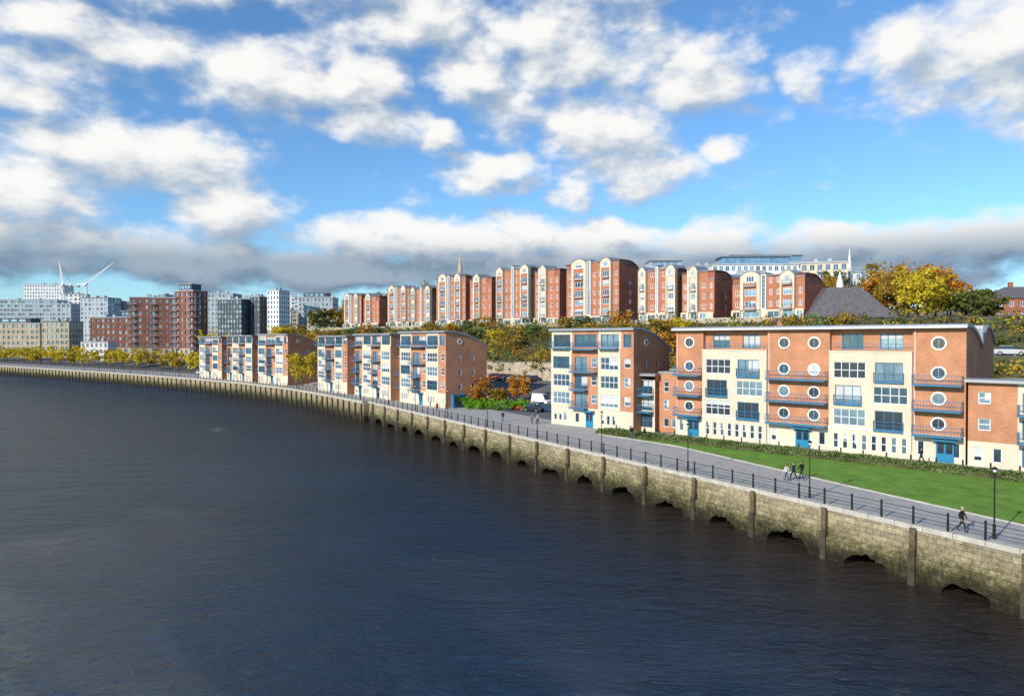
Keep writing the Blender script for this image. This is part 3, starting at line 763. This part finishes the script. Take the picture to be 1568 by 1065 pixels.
for k in range(44):
    px=RR.uniform(60,560); d=RR.uniform(560,900); x=X(px,d); L=RR.uniform(9,28)
    top=13.5+(520-RR.uniform(450,482))*d/1045; z0=8
    city('city_building',x,d,(1,RR.uniform(-.3,.3)),L,15,z0,top-z0,max(3,int((top-z0)/3.4)),max(2,int(L/3.5)),RR.choice(['sand','greyclad','white','brickred','greystone','white']),roof=RR.choice(['slate','greyclad']))
city('modern_apartment_building',X(1090,262),262,(1,-.05),37,16,19,23,8,16,'white',wr=.6,pent='bluepanel')
city('modern_apartment_building',X(1100,250),250,(1,0),28,10,19,18,6,12,'bluepanel',wr=.7)
city('modern_apartment_building',X(990,275),275,(1,0),18,16,19,23,8,8,'greyclad',wr=.7,pent='greyclad')
city('modern_apartment_building',X(1225,240),240,(1,-.4),15,14,19,21,7,6,'cream',wr=.55,balc=2)
city('modern_apartment_building',X(1060,285),285,(1,0),12,14,19,25,8,5,'white',wr=.5)
city('modern_apartment_building',X(1275,262),262,(1,0),14,14,19,20,6,5,'white',wr=.55)
city('modern_apartment_building',X(1105,310),310,(1,0),46,14,19,29.5,9,20,'white',wr=.5,pent='bluepanel')

def school():
    f=Fr((X(1243,150),152),(1,-.12)); b=B('brick_school_with_slate_roof',f.P(0,0,12)); L=18.5;D=15;ze=18.4
    wall(b,f,0,L,10,ze,'brick',[(1.5+i*2.8,2.6+i*2.8,14.5,17.2,2,2,'frame') for i in range(6)])
    wall(b,f.right(L,0),0,D,10,ze,'brick',[(2+i*3,3.1+i*3,14.5,17.2,2,2,'frame') for i in range(4)])
    wall(b,f.left(0,-D),0,D,10,ze,'brick',[])
    b.face('walls','brick',[f.P(0,-D,10),f.P(L,-D,10),f.P(L,-D,ze),f.P(0,-D,ze)])
    lv=[(0,-.5,ze),(.09,0,ze+2.2),(.20,0,ze+4.8),(.31,0,ze+7.0)]
    def rect(k,e,z):
        i=L*k;j=D*k*1.0; o=.5 if k==0 else 0
        return [f.P(i-o,o-j,z),f.P(L-i+o,o-j,z),f.P(L-i+o,-D+j-o,z),f.P(i-o,-D+j-o,z)]
    for q,r in zip(lv,lv[1:]):
        a=rect(*q);c=rect(*r)
        for i in range(4): b.face('roof','slate',[a[i],a[(i+1)%4],c[(i+1)%4],c[i]])
    top=rect(*lv[-1]); b.face('roof','zinc',top)
    c=f.P(L/2,-D/2,0)
    b.tube('cupola','white',(c[0],c[1],ze+6.8),(c[0],c[1],ze+8.2),.8,.7,8); b.tube('cupola','white',(c[0],c[1],ze+8.2),(c[0],c[1],ze+11),.75,.05,8)
    for a0 in (-9,-4.2):
        g=f.at(a0,3); wall(b,g,0,4,9,15.6,'brick',[(1.3,2.7,12.8,14.8,2,1,'frame')])
        b.face('walls','brick',[g.P(0,0,15.6),g.P(4,0,15.6),g.P(2,0,18.0)])
        b.face('roof','slate',[g.P(-.2,.2,15.4),g.P(2,.2,18.2),g.P(2,-8,18.2),g.P(-.2,-8,15.4)]); b.face('roof','slate',[g.P(4.2,.2,15.4),g.P(2,.2,18.2),g.P(2,-8,18.2),g.P(4.2,-8,15.4)])
        b.face('walls','brick',[g.P(4,0,9),g.P(4,-8,9),g.P(4,-8,15.6),g.P(4,0,15.6)])
    b.finish()
school()
def spire(name,px,d,ztop,zb,w,m):
    x=X(px,d); b=B(name,(x,d,zb)); f=Fr((x-w/2,d),(1,.3))
    b.box('tower',m,f,0,w,-w,0,15,zb); c=f.P(w/2,-w/2,0)
    b.tube('spire',m,(c[0],c[1],zb),(c[0],c[1],ztop),w*.55,.08,8)
    for k in range(4):
        p=f.P(0 if k%2 else w,0 if k<2 else -w,0); b.tube('pinnacles',m,(p[0],p[1],zb-.2),(p[0],p[1],zb+(ztop-zb)*.28),w*.12,.03,5)
    b.finish()
spire('church_spire',706,400,64,50,3.6,'sand')
spire('white_spire',1305,250,47,33,2.6,'white')
def house(name,px,d,z0,L,dep,h,u=(1,-.2),wm='brickred'):
    f=Fr((X(px,d),d),u); b=B(name,f.P(0,0,z0))
    wall(b,f,0,L,z0,z0+h,wm,[(1+i*2.6,2.1+i*2.6,z0+j*2.9+1,z0+j*2.9+2.3,2,1,'frame') for i in range(int(L/2.7)) for j in range(int(h/2.9))],lod=1)
    wall(b,f.left(0,-dep),0,dep,z0,z0+h,wm,[(2,3.2,z0+1,z0+2.3,2,1,'frame')],lod=1); wall(b,f.right(L,0),0,dep,z0,z0+h,wm,[],lod=1)
    a=[f.P(-.4,.4,z0+h),f.P(L+.4,.4,z0+h),f.P(L+.4,-dep-.4,z0+h),f.P(-.4,-dep-.4,z0+h)]; r0=f.P(dep/2,-dep/2,z0+h+dep*.33); r1=f.P(L-dep/2,-dep/2,z0+h+dep*.33)
    b.face('roof','slate',[a[0],a[1],r1,r0]); b.face('roof','slate',[a[2],a[3],r0,r1]); b.face('roof','slate',[a[3],a[0],r0]); b.face('roof','slate',[a[1],a[2],r1])
    b.box('chimney',wm,f,L*.3,L*.3+.9,-dep*.6,-dep*.5,z0+h,z0+h+dep*.33+1.2)
    b.finish()
house('brick_house',1520,175,18,20,10,6)
# ---------------------------------------------------------------- cranes
def crane(x,y,zt,jx,jz):
    b=B('tower_crane',(x,y,10)); n=20
    for i in range(n):
        z0=lerp(8,zt,i/n);z1=lerp(8,zt,(i+1)/n)
        for a,c in ((-1,-1),(1,-1),(1,1),(-1,1)): b.tube('mast','white',(x+a,y+c,z0),(x+a,y+c,z1),.25,.25,4)
        b.tube('mast','white',(x-1,y-1,z0),(x+1,y-1,z1),.14,.14,4)
    b.tube('cab','white',(x-1.5,y,zt),(x+1.5,y,zt+3),1.3,1.1,6)
    a=Vector((x,y,zt+2)); e=Vector((x+jx,y,zt+jz)); m_=16
    d=(e-a).normalized(); up=Vector((-d.z,0,d.x))
    for o in (up*.9,-up*.9): b.tube('jib','white',a+o,e,.36,.28,4)
    for i in range(m_): b.tube('jib','white',a.lerp(e,i/m_)+up*.9*(1-i/m_),a.lerp(e,(i+1)/m_)-up*.9*(1-(i+1)/m_),.16,.16,4)
    s=-1 if jx>0 else 1
    t=Vector((x+s*6,y,zt+6)); b.tube('counter_jib','white',a,(x+s*8,y,zt+2),.6,.6,4); b.tube('counter_jib','greystone',(x+s*6,y,zt+.2),(x+s*8.5,y,zt+.2),1.4,1.4,4)
    b.tube('tie','white',a,t,.25,.25,4); b.tube('tie','black',t,e,.1,.1,4); b.finish()
crane(X(97,650),650,64,-3,23); crane(X(132,650),650,64,27,23)

# ---------------------------------------------------------------- trees
tree('yellow_tree',-60.5,197,10.5,3.8,'leaf_yellow',2600,.5,z=0)
for x,y,h,r,m in ((-6.8,139,6.2,2.6,'leaf_orange'),(-3.0,138,4.3,2.0,'leaf_mix'),(1.4,139,6.0,2.4,'leaf_orange'),(-10,141,5,2.2,'leaf_yellow')): tree('autumn_tree',x,y,h,r,m,1700,.4)
for k in range(56):
    s_=R.uniform(20,285); w_=R.uniform(8,34)
    if s_>208 and 15<w_<33: continue
    p=FT.P(s_,w_,0)
    tree('hillside_tree',p[0],p[1],R.uniform(3.5,5.8),R.uniform(2,3.6),R.choices(['leaf_olive','leaf_mix','leaf_yellow','leaf_hedge','leaf_orange'],[.36,.28,.1,.12,.14])[0],560,.6)
bushrow('clipped_hedge',[(-8+i*1.15,133-i*.35,1.0,1.4,1.3,1.1) for i in range(10)],'leaf_green',.3,300)
bushrow('shrub_bed',[(-10.5+i*1.0,136,1.1,1.3,1.3,1.1) for i in range(4)],'leaf_green',.3,240)
for px,d,h,r,m in ((1345,170,13,5.5,'leaf_orange'),(1375,165,12,5.5,'leaf_mix'),(1405,160,12.5,5.5,'leaf_yellow'),(1432,165,13,5.5,'leaf_orange'),(1262,165,11,4.5,'leaf_mix'),(1280,180,13,5,'leaf_olive'),(1390,185,15,6,'leaf_orange'),(1355,190,16,6,'leaf_mix'),(1450,160,8,4,'leaf_mix'),(1475,150,6.5,4,'leaf_olive'),(1505,150,6.5,4,'leaf_olive'),(1500,190,7,5,'leaf_mix'),(1418,150,10,4.5,'leaf_yellow'),(1455,175,11,5,'leaf_orange')):
    x=X(px,d); tree('autumn_tree',x,d,h,r,m,2200,.7)
for px,d,h,r,m in ((600,330,20,7,'leaf_mix'),(625,325,22,8,'leaf_orange'),(665,330,25,8,'leaf_mix'),(645,335,21,7,'leaf_mix'),(327,330,17,6,'leaf_yellow'),(348,335,14,6,'leaf_yellow'),(370,335,12,6,'leaf_mix'),(520,330,14,5,'leaf_mix'),(450,340,13,6,'leaf_mix'),(410,335,11,6,'leaf_olive'),(490,325,12,6,'leaf_olive'),(430,320,9,6,'leaf_yellow')):
    tree('autumn_tree',X(px,d),d,h,r,m,2000,.9)
it=[]
for k in range(64):
    s=SN+150+k*5.0; p=Q.off(s,19+6*(k%2)+R.uniform(-2,2),0); r=R.uniform(2.6,3.9)
    it.append((p[0],p[1],4+r*.5,r,r,r*1.0))
b=B('riverside_tree_row',it[0][:3])
for x,y,z,rx,ry,rz in it:
    b.tube('trunks','bark',(x,y,0),(x,y,z),.2,.12,5); leaves(b,'foliage','leaf_yellow' if R.random()<.8 else 'leaf_mix',(x,y,z),rx,ry,rz,320,.9,7)
b.finish()

# ---------------------------------------------------------------- lamps, bollards
def lamp(x,y,h=4.9,z=0):
    b=B('street_lamp',(x,y,z))
    b.tube('post','black',(x,y,z),(x,y,z+.9),.11,.09,8); b.tube('post','black',(x,y,z+.9),(x,y,z+h-.4),.055,.04,8)
    b.tube('post','black',(x,y,z+.88),(x,y,z+.98),.13,.13,8)
    b.tube('lantern','black',(x,y,z+h-.4),(x,y,z+h-.34),.12,.14,8); b.tube('lantern','frame',(x,y,z+h-.34),(x,y,z+h-.14),.09,.12,8); b.tube('lantern','black',(x,y,z+h-.14),(x,y,z+h+.02),.24,.05,8)
    b.tube('crossbar','black',(x-.3,y,z+h-.65),(x+.3,y,z+h-.65),.02,.02,5); b.finish()
k=-1
while SQ+2.5+14*k<SN+230:
    p=Q.off(SQ-4.4+14.0*k,1.6 if SQ+14*k<SN else .8,0); lamp(p[0],p[1]); k+=1
lamp(X(1484,128),128,12,11); lamp(X(860,118),118,6)
b=B('bollard_row',FD.P(0,3.0,0))
for i in range(26):
    p=FD.P(-8+i*2.4,3.2,0)
    b.tube('bollards','black',(p[0],p[1],0),(p[0],p[1],.85),.1,.08,8); b.tube('bollards','black',(p[0],p[1],.85),(p[0],p[1],1.0),.11,.04,8)
for i in range(30):
    p=Q.off(SN-22+i*3.6,7.6,0); b.tube('bollards','black',(p[0],p[1],0),(p[0],p[1],.85),.1,.08,8); b.tube('bollards','black',(p[0],p[1],.85),(p[0],p[1],1.0),.11,.04,8)
b.finish()

# ---------------------------------------------------------------- cars
def car(name,x,y,ang,col,z=None,van=False):
    key='paint_%d_%d_%d'%tuple(int(c*255) for c in col)
    if key not in M: M[key]=mat('car_'+key,col,.25,.03,spec=.6)
    z=H(x,y) if z is None else z
    f=Fr((x,y),(math.cos(ang),math.sin(ang))); b=B(name,(x,y,z))
    st=[(-2.15,.55,.80,.72),(-2.05,.32,.92,.82),(-1.4,.28,.96,.87),(0,.27,.95,.88),(1.1,.28,.92,.87),(1.8,.3,.80,.84),(2.1,.36,.68,.76)]
    if van: st=[(a*1.15,z0,z1+.15,w*1.08) for a,z0,z1,w in st]
    for p,q in zip(st,st[1:]):
        for sg in (1,-1):
            b.face('body',key,[f.P(p[0],sg*p[3],z+p[1]),f.P(q[0],sg*q[3],z+q[1]),f.P(q[0],sg*q[3],z+q[2]),f.P(p[0],sg*p[3],z+p[2])])
        b.face('body',key,[f.P(p[0],-p[3],z+p[2]),f.P(q[0],-q[3],z+q[2]),f.P(q[0],q[3],z+q[2]),f.P(p[0],p[3],z+p[2])])
    for p in (st[0],st[-1]): b.face('body',key,[f.P(p[0],-p[3],z+p[1]),f.P(p[0],p[3],z+p[1]),f.P(p[0],p[3],z+p[2]),f.P(p[0],-p[3],z+p[2])])
    if van: lo=(-2.4,1.7);hi=(-2.3,.9);zb,zr=1.1,2.0
    else: lo=(-1.95,1.15);hi=(-1.4,.35);zb,zr=.93,1.42
    wl,wh=.80,.64
    A=[f.P(lo[0],-wl,z+zb),f.P(lo[1],-wl,z+zb-.02),f.P(lo[1],wl,z+zb-.02),f.P(lo[0],wl,z+zb)]
    C=[f.P(hi[0],-wh,z+zr),f.P(hi[1],-wh,z+zr),f.P(hi[1],wh,z+zr),f.P(hi[0],wh,z+zr)]
    for i in range(4): b.face('windows','glass3' if not (van and i in(0,2,3)) else key,[A[i],A[(i+1)%4],C[(i+1)%4],C[i]])
    b.box('roof',key,f,hi[0]-.03,hi[1]+.03,-wh-.02,wh+.02,z+zr,z+zr+.05)
    for sx in (-1.3,1.35):
        for sy in (-.86,.86):
            b.tube('wheels','rubber',f.P(sx,sy-.1,z+.32),f.P(sx,sy+.1,z+.32),.32,.32,14); b.tube('wheels','steel',f.P(sx,sy-.115,z+.32),f.P(sx,sy+.115,z+.32),.19,.19,10)
    for sy in (-.6,.6):
        b.box('lights','white',f,2.08,2.13,sy-.15,sy+.15,z+.52,z+.66)
        b.box('lights','brickred',f,-2.2,-2.1,sy-.15,sy+.15,z+.62,z+.78)
    b.finish()
CC=[(.5,.02,.02),(.45,.02,.02),(.03,.03,.035),(.5,.5,.52),(.7,.7,.7),(.04,.07,.16)]
for i in range(6):
    p=FT.P(155.5+i*2.8,41.5,0); car('parked_car',p[0],p[1],-2.41,CC[i])
car('parked_van',6.0,136,-.9,(.75,.75,.75),van=True); car('parked_car',4.2,128,-.8,(.02,.02,.03)); car('parked_car',7.0,127,-.8,(.03,.05,.1)); car('parked_car',5.3,131.5,-.8,(.3,.3,.32)); car('parked_car',9,124,-.8,(.04,.04,.05)); car('parked_car',1.5,131,-.8,(.45,.02,.02))
for i in range(5):
    p=FT.P(233+i*6.5,25,0); car('parked_car',p[0],p[1],-.84,[(.03,.03,.03),(.6,.6,.6),(.35,.03,.02),(.05,.06,.1),(.5,.5,.5)][i])
for i in range(7):
    p=Q.off(SN+85+i*11,17,0); car('parked_car',p[0],p[1],2.4,[(.6,.6,.6),(.03,.03,.04),(.4,.03,.02)][i%3])

# ---------------------------------------------------------------- people
def cloth(n,c):
    if n not in M: M[n]=mat(n,c,.9,.12,3)
    return n
def person(x,y,head,jc,tc,hc,ph=1,h=1.75,z=.02):
    k=h/1.75
    J=[(0,0,.97,.145,.105),(0,.0,1.15,.135,.10),(0,.01,1.36,.165,.115),(0,.0,1.47,.075,.07),(0,.015,1.56,.052,.055)]
    E=[(0,1),(1,2),(2,3),(3,4)]
    for sg in (1,-1):
        p=ph*sg; i=len(J)
        J+= [(.17*sg,0,1.42,.07,.065),(.225*sg,-.10*p,1.16,.052,.052),(.225*sg,-.10*p+.14,.94,.04,.04),(.222*sg,-.1*p+.17,.86,.036,.022)]
        E+=[(2,i),(i,i+1),(i+1,i+2),(i+2,i+3)]
        i=len(J)
        J+=[(.09*sg,0,.90,.10,.10),(.10*sg,.18*p+.05,.52,.068,.068),(.10*sg,.27*p-(.08 if p<0 else 0),.12 if p>0 else .16,.045,.048),(.11*sg,.27*p+.16-(.08 if p<0 else 0),.045,.042,.035)]
        E+=[(0,i),(i,i+1),(i+1,i+2),(i+2,i+3)]
    me=bpy.data.meshes.new('figure'); me.from_pydata([(a*k,b_*k,c*k) for a,b_,c,_,_ in J],E,[])
    ob=bpy.data.objects.new('figure',me); scene.collection.objects.link(ob)
    md=ob.modifiers.new('s','SKIN'); sv=me.skin_vertices[0].data
    for i,j in enumerate(J): sv[i].radius=(j[3]*k,j[4]*k)
    sv[0].use_root=True
    sb=ob.modifiers.new('u','SUBSURF'); sb.levels=1; sb.render_levels=1
    dg=bpy.context.evaluated_depsgraph_get(); dg.update()
    em=bpy.data.meshes.new_from_object(ob.evaluated_get(dg)); bpy.data.objects.remove(ob)
    ca,sa=math.cos(head),math.sin(head)
    def W(v): return (x+v[0]*sa+v[1]*ca, y-v[0]*ca+v[1]*sa, z+v[2])
    b=B('pedestrian',(x,y,z))
    for p in em.polygons:
        c=p.center/k
        if c.z<.13: m='rubber'
        elif c.z<.93 and abs(c.x)<.19: m=tc
        elif c.z>1.50: m='skin'
        elif c.z<.93: m='skin'
        else: m=jc
        b.face('body',m,[W(em.vertices[i].co) for i in p.vertices])
    def sph(part,m,c,r,cut=None,n=12,mm=8):
        for i in range(n):
            for j in range(mm):
                q=[]
                for a,bb in ((i,j),(i+1,j),(i+1,j+1),(i,j+1)):
                    th=a*2*math.pi/n; f_=bb*math.pi/mm
                    v=Vector((math.sin(f_)*math.cos(th),math.sin(f_)*math.sin(th),math.cos(f_)))
                    t=1-.18*max(0,-v.z)
                    q.append(Vector((c[0]+v.x*r[0]*t,c[1]+v.y*r[1]*t,c[2]+v.z*r[2])))
                cen=sum(q,Vector())/4
                if cut and not cut(cen-Vector(c)): continue
                b.face(part,m,[W(v*k) for v in q])
    hz=1.66
    sph('head','skin',(0,.03,hz),(.076,.092,.115))
    sph('hair',hc,(0,.018,hz+.012),(.086,.1,.118),cut=lambda v:(v.z>.045) or (v.y<.0 and v.z>-.06))
    sph('head','skin',(0,.128,hz-.015),(.012,.018,.022),n=6,mm=4)
    for sg in (1,-1):
        sph('head','skin',(.078*sg,.02,hz-.01),(.012,.02,.03),n=6,mm=4); sph('eyes','black',(.03*sg,.115,hz+.01),(.009,.006,.006),n=6,mm=4)
    sph('mouth','brickred',(0,.116,hz-.06),(.022,.006,.006),n=6,mm=4)
    for sg in (1,-1):
        p=ph*sg; hx,hy,hz2=.222*sg,-.1*p+.175,.85
        for q,l in ((-.03,.075),(-.01,.085),(.01,.08),(.03,.065)):
            a=(hx,hy+q,hz2); m1=(hx-.008*sg,hy+q*1.1+.008,hz2-l*.55); e=(hx-.03*sg,hy+q*1.1+.012,hz2-l)
            b.tube('fingers','skin',W(Vector(a)*k),W(Vector(m1)*k),.010,.009,5); b.tube('fingers','skin',W(Vector(m1)*k),W(Vector(e)*k),.009,.007,5)
        b.tube('fingers','skin',W(Vector((hx,hy+.025,hz2+.03))*k),W(Vector((hx-.015*sg,hy+.065,hz2-.02))*k),.012,.009,5)
    b.finish(smooth=('body','head','hair'))
cloth('navy_coat',(.02,.025,.05)); cloth('black_coat',(.015,.015,.018)); cloth('grey_coat',(.2,.2,.21)); cloth('jeans_cloth',(.05,.07,.13)); cloth('dark_trousers',(.02,.02,.022)); cloth('white_top',(.6,.6,.58)); cloth('red_coat',(.4,.04,.03)); cloth('brown_hair',(.06,.035,.02)); cloth('grey_hair',(.3,.29,.27))
away=math.atan2(.85,-.52); tow=away+math.pi
person(31.6,47.8,tow,'black_coat','dark_trousers','grey_hair',1)
person(26.2,65,away,'white_top','jeans_cloth','brown_hair',1,1.65); person(27.0,65.3,away,'navy_coat','dark_trousers','brown_hair',-1); person(27.9,65.6,away,'black_coat','dark_trousers','brown_hair',1,1.8)
person(44.2,73.6,tow,'navy_coat','dark_trousers','brown_hair',-1)
person(16.3,92.8,tow,'black_coat','jeans_cloth','brown_hair',1); person(17.8,91.5,tow,'black_coat','dark_trousers','brown_hair',-1)
person(3.2,109,away,'grey_coat','jeans_cloth','brown_hair',1); person(4.1,108.6,away,'white_top','dark_trousers','brown_hair',-1)
person(-14,127,tow,'red_coat','jeans_cloth','brown_hair',1); person(-1.5,112,tow,'navy_coat','jeans_cloth','brown_hair',1)
person(-30,153,away,'black_coat','dark_trousers','brown_hair',1); person(-62,196,tow,'grey_coat','dark_trousers','brown_hair',1)

# ---------------------------------------------------------------- sky & sun
sunaz=math.atan2(-.70,-.71)
sel=rad(25)
sv=Vector((-.70,-.71,0)).normalized()*math.cos(sel)+Vector((0,0,math.sin(sel)))
sd=bpy.data.lights.new('sun','SUN'); sd.energy=4.9; sd.angle=rad(.5); sd.color=(1,.92,.80)
so=bpy.data.objects.new('sun',sd); so.rotation_euler=sv.to_track_quat('Z','Y').to_euler(); so.location=(-60,-60,80); scene.collection.objects.link(so)

g=bpy.data.node_groups.new('cloud_density','ShaderNodeTree')
g.interface.new_socket('V',in_out='INPUT',socket_type='NodeSocketVector'); g.interface.new_socket('D',in_out='OUTPUT',socket_type='NodeSocketFloat')
gi=g.nodes.new('NodeGroupInput'); go=g.nodes.new('NodeGroupOutput'); GL=g.links
nw=N(g,'ShaderNodeTexNoise',inp={'Scale':.22,'Detail':3.0})
sc=N(g,'ShaderNodeVectorMath',operation='MULTIPLY'); sc.inputs[1].default_value=(1,1.7,1); GL.new(gi.outputs[0],sc.inputs[0])
GL.new(sc.outputs[0],nw.inputs['Vector'])
w1=N(g,'ShaderNodeVectorMath',operation='SUBTRACT'); GL.new(nw.outputs['Color'],w1.inputs[0]); w1.inputs[1].default_value=(.5,.5,.5)
w2=N(g,'ShaderNodeVectorMath',operation='MULTIPLY_ADD'); GL.new(w1.outputs[0],w2.inputs[0]); w2.inputs[1].default_value=(5,2.6,0); GL.new(gi.outputs[0],w2.inputs[2])
# clouds: azimuth deg, elevation deg, half-width deg, half-height deg, density
clouds=[(-31,20.8,8,1.8,.65),(-34.5,17.2,4.2,2.3,.9),(-27.5,13.2,7.2,2.3,1.05),(-34,13.5,4,1.6,.5),(-35.5,10.2,5.2,1.9,1.05),(-22.3,9.8,4.2,1.9,1.05),
(-19.5,19.6,6.0,2.6,1.05),(-12.5,20.3,4,2.4,.95),(-6,24.5,10,2.8,.9),(-3.5,20.6,3.6,1.8,.95),(-11,16.9,4.2,1.4,1),(-6.3,16.2,1.8,1.3,.9),(-1.8,13.6,4.4,1.5,1.05),
(4.6,11.9,2.1,1.2,1),(0,18.0,2.6,2.2,.85),(7.8,16.6,4.6,3.2,1.05),(6,22.5,7,3.4,.95),(15.5,20,4.4,2.6,1),(11.8,12.8,3.6,1.8,.95),(17,15,2.2,1.1,.65),(22.8,19.6,2.3,1.5,.95),
(29.5,20.0,3.4,2,.8),(35,19,5,3.4,1.15),(39,15.5,4,2.5,.9),
(-38,6.8,9,1.8,1.1),(-27,6.4,9,1.8,1),(-10,8.2,7,1.8,1.15),(-2,8.3,7,1.7,1.1),(6,8.0,7,1.6,1.1),(15,7.5,7,1.6,1.1),(25,6.7,9,1.6,1.1),(36,6.2,8,1.8,1.1),
(-18,5.5,17,1.4,1.2),(2,6.0,17,1.6,1.3),(22,5.2,16,1.4,1.2),(-12,27,9,2.5,.9),(8,28,9,2.5,.9),(25,29,8,3,.8),(-30,26,8,3,.9)]
acc=None
for az,el,ra,re,am in clouds:
    a=N(g,'ShaderNodeVectorMath',operation='MULTIPLY_ADD'); GL.new(w2.outputs[0],a.inputs[0]); a.inputs[1].default_value=(1/(ra*1.15),1/(re*1.2),0); a.inputs[2].default_value=(-az/(ra*1.15),-el/(re*1.2),0)
    d=N(g,'ShaderNodeVectorMath',operation='DOT_PRODUCT'); GL.new(a.outputs[0],d.inputs[0]); GL.new(a.outputs[0],d.inputs[1])
    e=N(g,'ShaderNodeMath',operation='MULTIPLY_ADD'); GL.new(d.outputs['Value'],e.inputs[0]); e.inputs[1].default_value=-1.0; e.inputs[2].default_value=am
    if acc is None: acc=e
    else:
        mx=N(g,'ShaderNodeMath',operation='SMOOTH_MAX'); mx.inputs[2].default_value=.25; GL.new(acc.outputs[0],mx.inputs[0]); GL.new(e.outputs[0],mx.inputs[1]); acc=mx
mx=N(g,'ShaderNodeMath',operation='MAXIMUM'); mx.inputs[1].default_value=-.50; GL.new(acc.outputs[0],mx.inputs[0])
nf=N(g,'ShaderNodeTexNoise',inp={'Scale':.19,'Detail':7.0,'Roughness':.57}); GL.new(sc.outputs[0],nf.inputs['Vector'])
fm=N(g,'ShaderNodeMath',operation='MULTIPLY_ADD'); GL.new(nf.outputs[0],fm.inputs[0]); fm.inputs[1].default_value=3.6; fm.inputs[2].default_value=-1.80
sm=N(g,'ShaderNodeMath',operation='ADD'); GL.new(mx.outputs[0],sm.inputs[0]); GL.new(fm.outputs[0],sm.inputs[1]); GL.new(sm.outputs[0],go.inputs[0])

w=bpy.data.worlds.new('World'); scene.world=w; w.use_nodes=True; nt=w.node_tree; L=nt.links
w.cycles.sampling_method='NONE'
bg=nt.nodes['Background']; bg.inputs[1].default_value=.12
sky=N(nt,'ShaderNodeTexSky',sky_type='NISHITA'); sky.sun_disc=False; sky.sun_elevation=sel; sky.sun_rotation=sunaz; sky.air_density=1.0; sky.dust_density=.3; sky.ozone_density=2.5
tc=N(nt,'ShaderNodeTexCoord'); sp=N(nt,'ShaderNodeSeparateXYZ'); L.new(tc.outputs['Generated'],sp.inputs[0])
az=N(nt,'ShaderNodeMath',operation='ARCTAN2'); L.new(sp.outputs[0],az.inputs[0]); L.new(sp.outputs[1],az.inputs[1])
el=N(nt,'ShaderNodeMath',operation='ARCSINE'); L.new(sp.outputs[2],el.inputs[0])
azd=N(nt,'ShaderNodeMath',operation='DEGREES'); eld=N(nt,'ShaderNodeMath',operation='DEGREES'); L.new(az.outputs[0],azd.inputs[0]); L.new(el.outputs[0],eld.inputs[0])
cb=N(nt,'ShaderNodeCombineXYZ'); L.new(azd.outputs[0],cb.inputs[0]); L.new(eld.outputs[0],cb.inputs[1])
g1=N(nt,'ShaderNodeGroup'); g1.node_tree=g; L.new(cb.outputs[0],g1.inputs[0])
ofs=N(nt,'ShaderNodeVectorMath',operation='ADD'); ofs.inputs[1].default_value=(-1.2,1.7,0); L.new(cb.outputs[0],ofs.inputs[0])
g2=N(nt,'ShaderNodeGroup'); g2.node_tree=g; L.new(ofs.outputs[0],g2.inputs[0])
al=N(nt,'ShaderNodeMapRange',interpolation_type='SMOOTHSTEP',inp={1:-.45,2:.9}); L.new(g1.outputs[0],al.inputs[0])
df=N(nt,'ShaderNodeMath',operation='SUBTRACT'); L.new(g1.outputs[0],df.inputs[0]); L.new(g2.outputs[0],df.inputs[1])
sh=N(nt,'ShaderNodeMapRange',interpolation_type='SMOOTHSTEP',inp={1:-1.2,2:.8}); L.new(df.outputs[0],sh.inputs[0])
cr=N(nt,'ShaderNodeValToRGB'); e=cr.color_ramp.elements
e[0].position=0; e[0].color=(.36,.45,.56,1); e[1].position=1; e[1].color=(.97,.96,.94,1); x=e.new(.5); x.color=(.61,.67,.74,1)
L.new(sh.outputs[0],cr.inputs[0])
lo=N(nt,'ShaderNodeMapRange',interpolation_type='SMOOTHSTEP',inp={1:5.8,2:8.8,3:0,4:1.0}); L.new(eld.outputs[0],lo.inputs[0])
lm=N(nt,'ShaderNodeMix',data_type='RGBA'); L.new(lo.outputs[0],lm.inputs[0]); lm.inputs[6].default_value=(.37,.47,.58,1); lm.inputs[7].default_value=(1,1,1,1)
cm=N(nt,'ShaderNodeVectorMath',operation='MULTIPLY'); L.new(cr.outputs[0],cm.inputs[0]); L.new(lm.outputs[2],cm.inputs[1])
cs=N(nt,'ShaderNodeVectorMath',operation='SCALE'); L.new(cm.outputs[0],cs.inputs[0]); cs.inputs['Scale'].default_value=1/.12
st=N(nt,'ShaderNodeMix',data_type='RGBA',blend_type='MULTIPLY'); st.inputs[0].default_value=1; L.new(sky.outputs[0],st.inputs[6]); st.inputs[7].default_value=(.85,1.22,1.5,1)
mxx=N(nt,'ShaderNodeMix',data_type='RGBA'); L.new(al.outputs[0],mxx.inputs[0]); L.new(st.outputs[2],mxx.inputs[6]); L.new(cs.outputs[0],mxx.inputs[7])
L.new(mxx.outputs[2],bg.inputs[0])

# ---------------------------------------------------------------- camera
cd=bpy.data.cameras.new('camera'); cd.lens=24; cd.sensor_width=36; cd.clip_end=12000; cd.clip_start=.5
co=bpy.data.objects.new('camera',cd); co.location=(0,0,13.5); co.rotation_euler=(rad(90-.7),0,0); scene.collection.objects.link(co); scene.camera=co
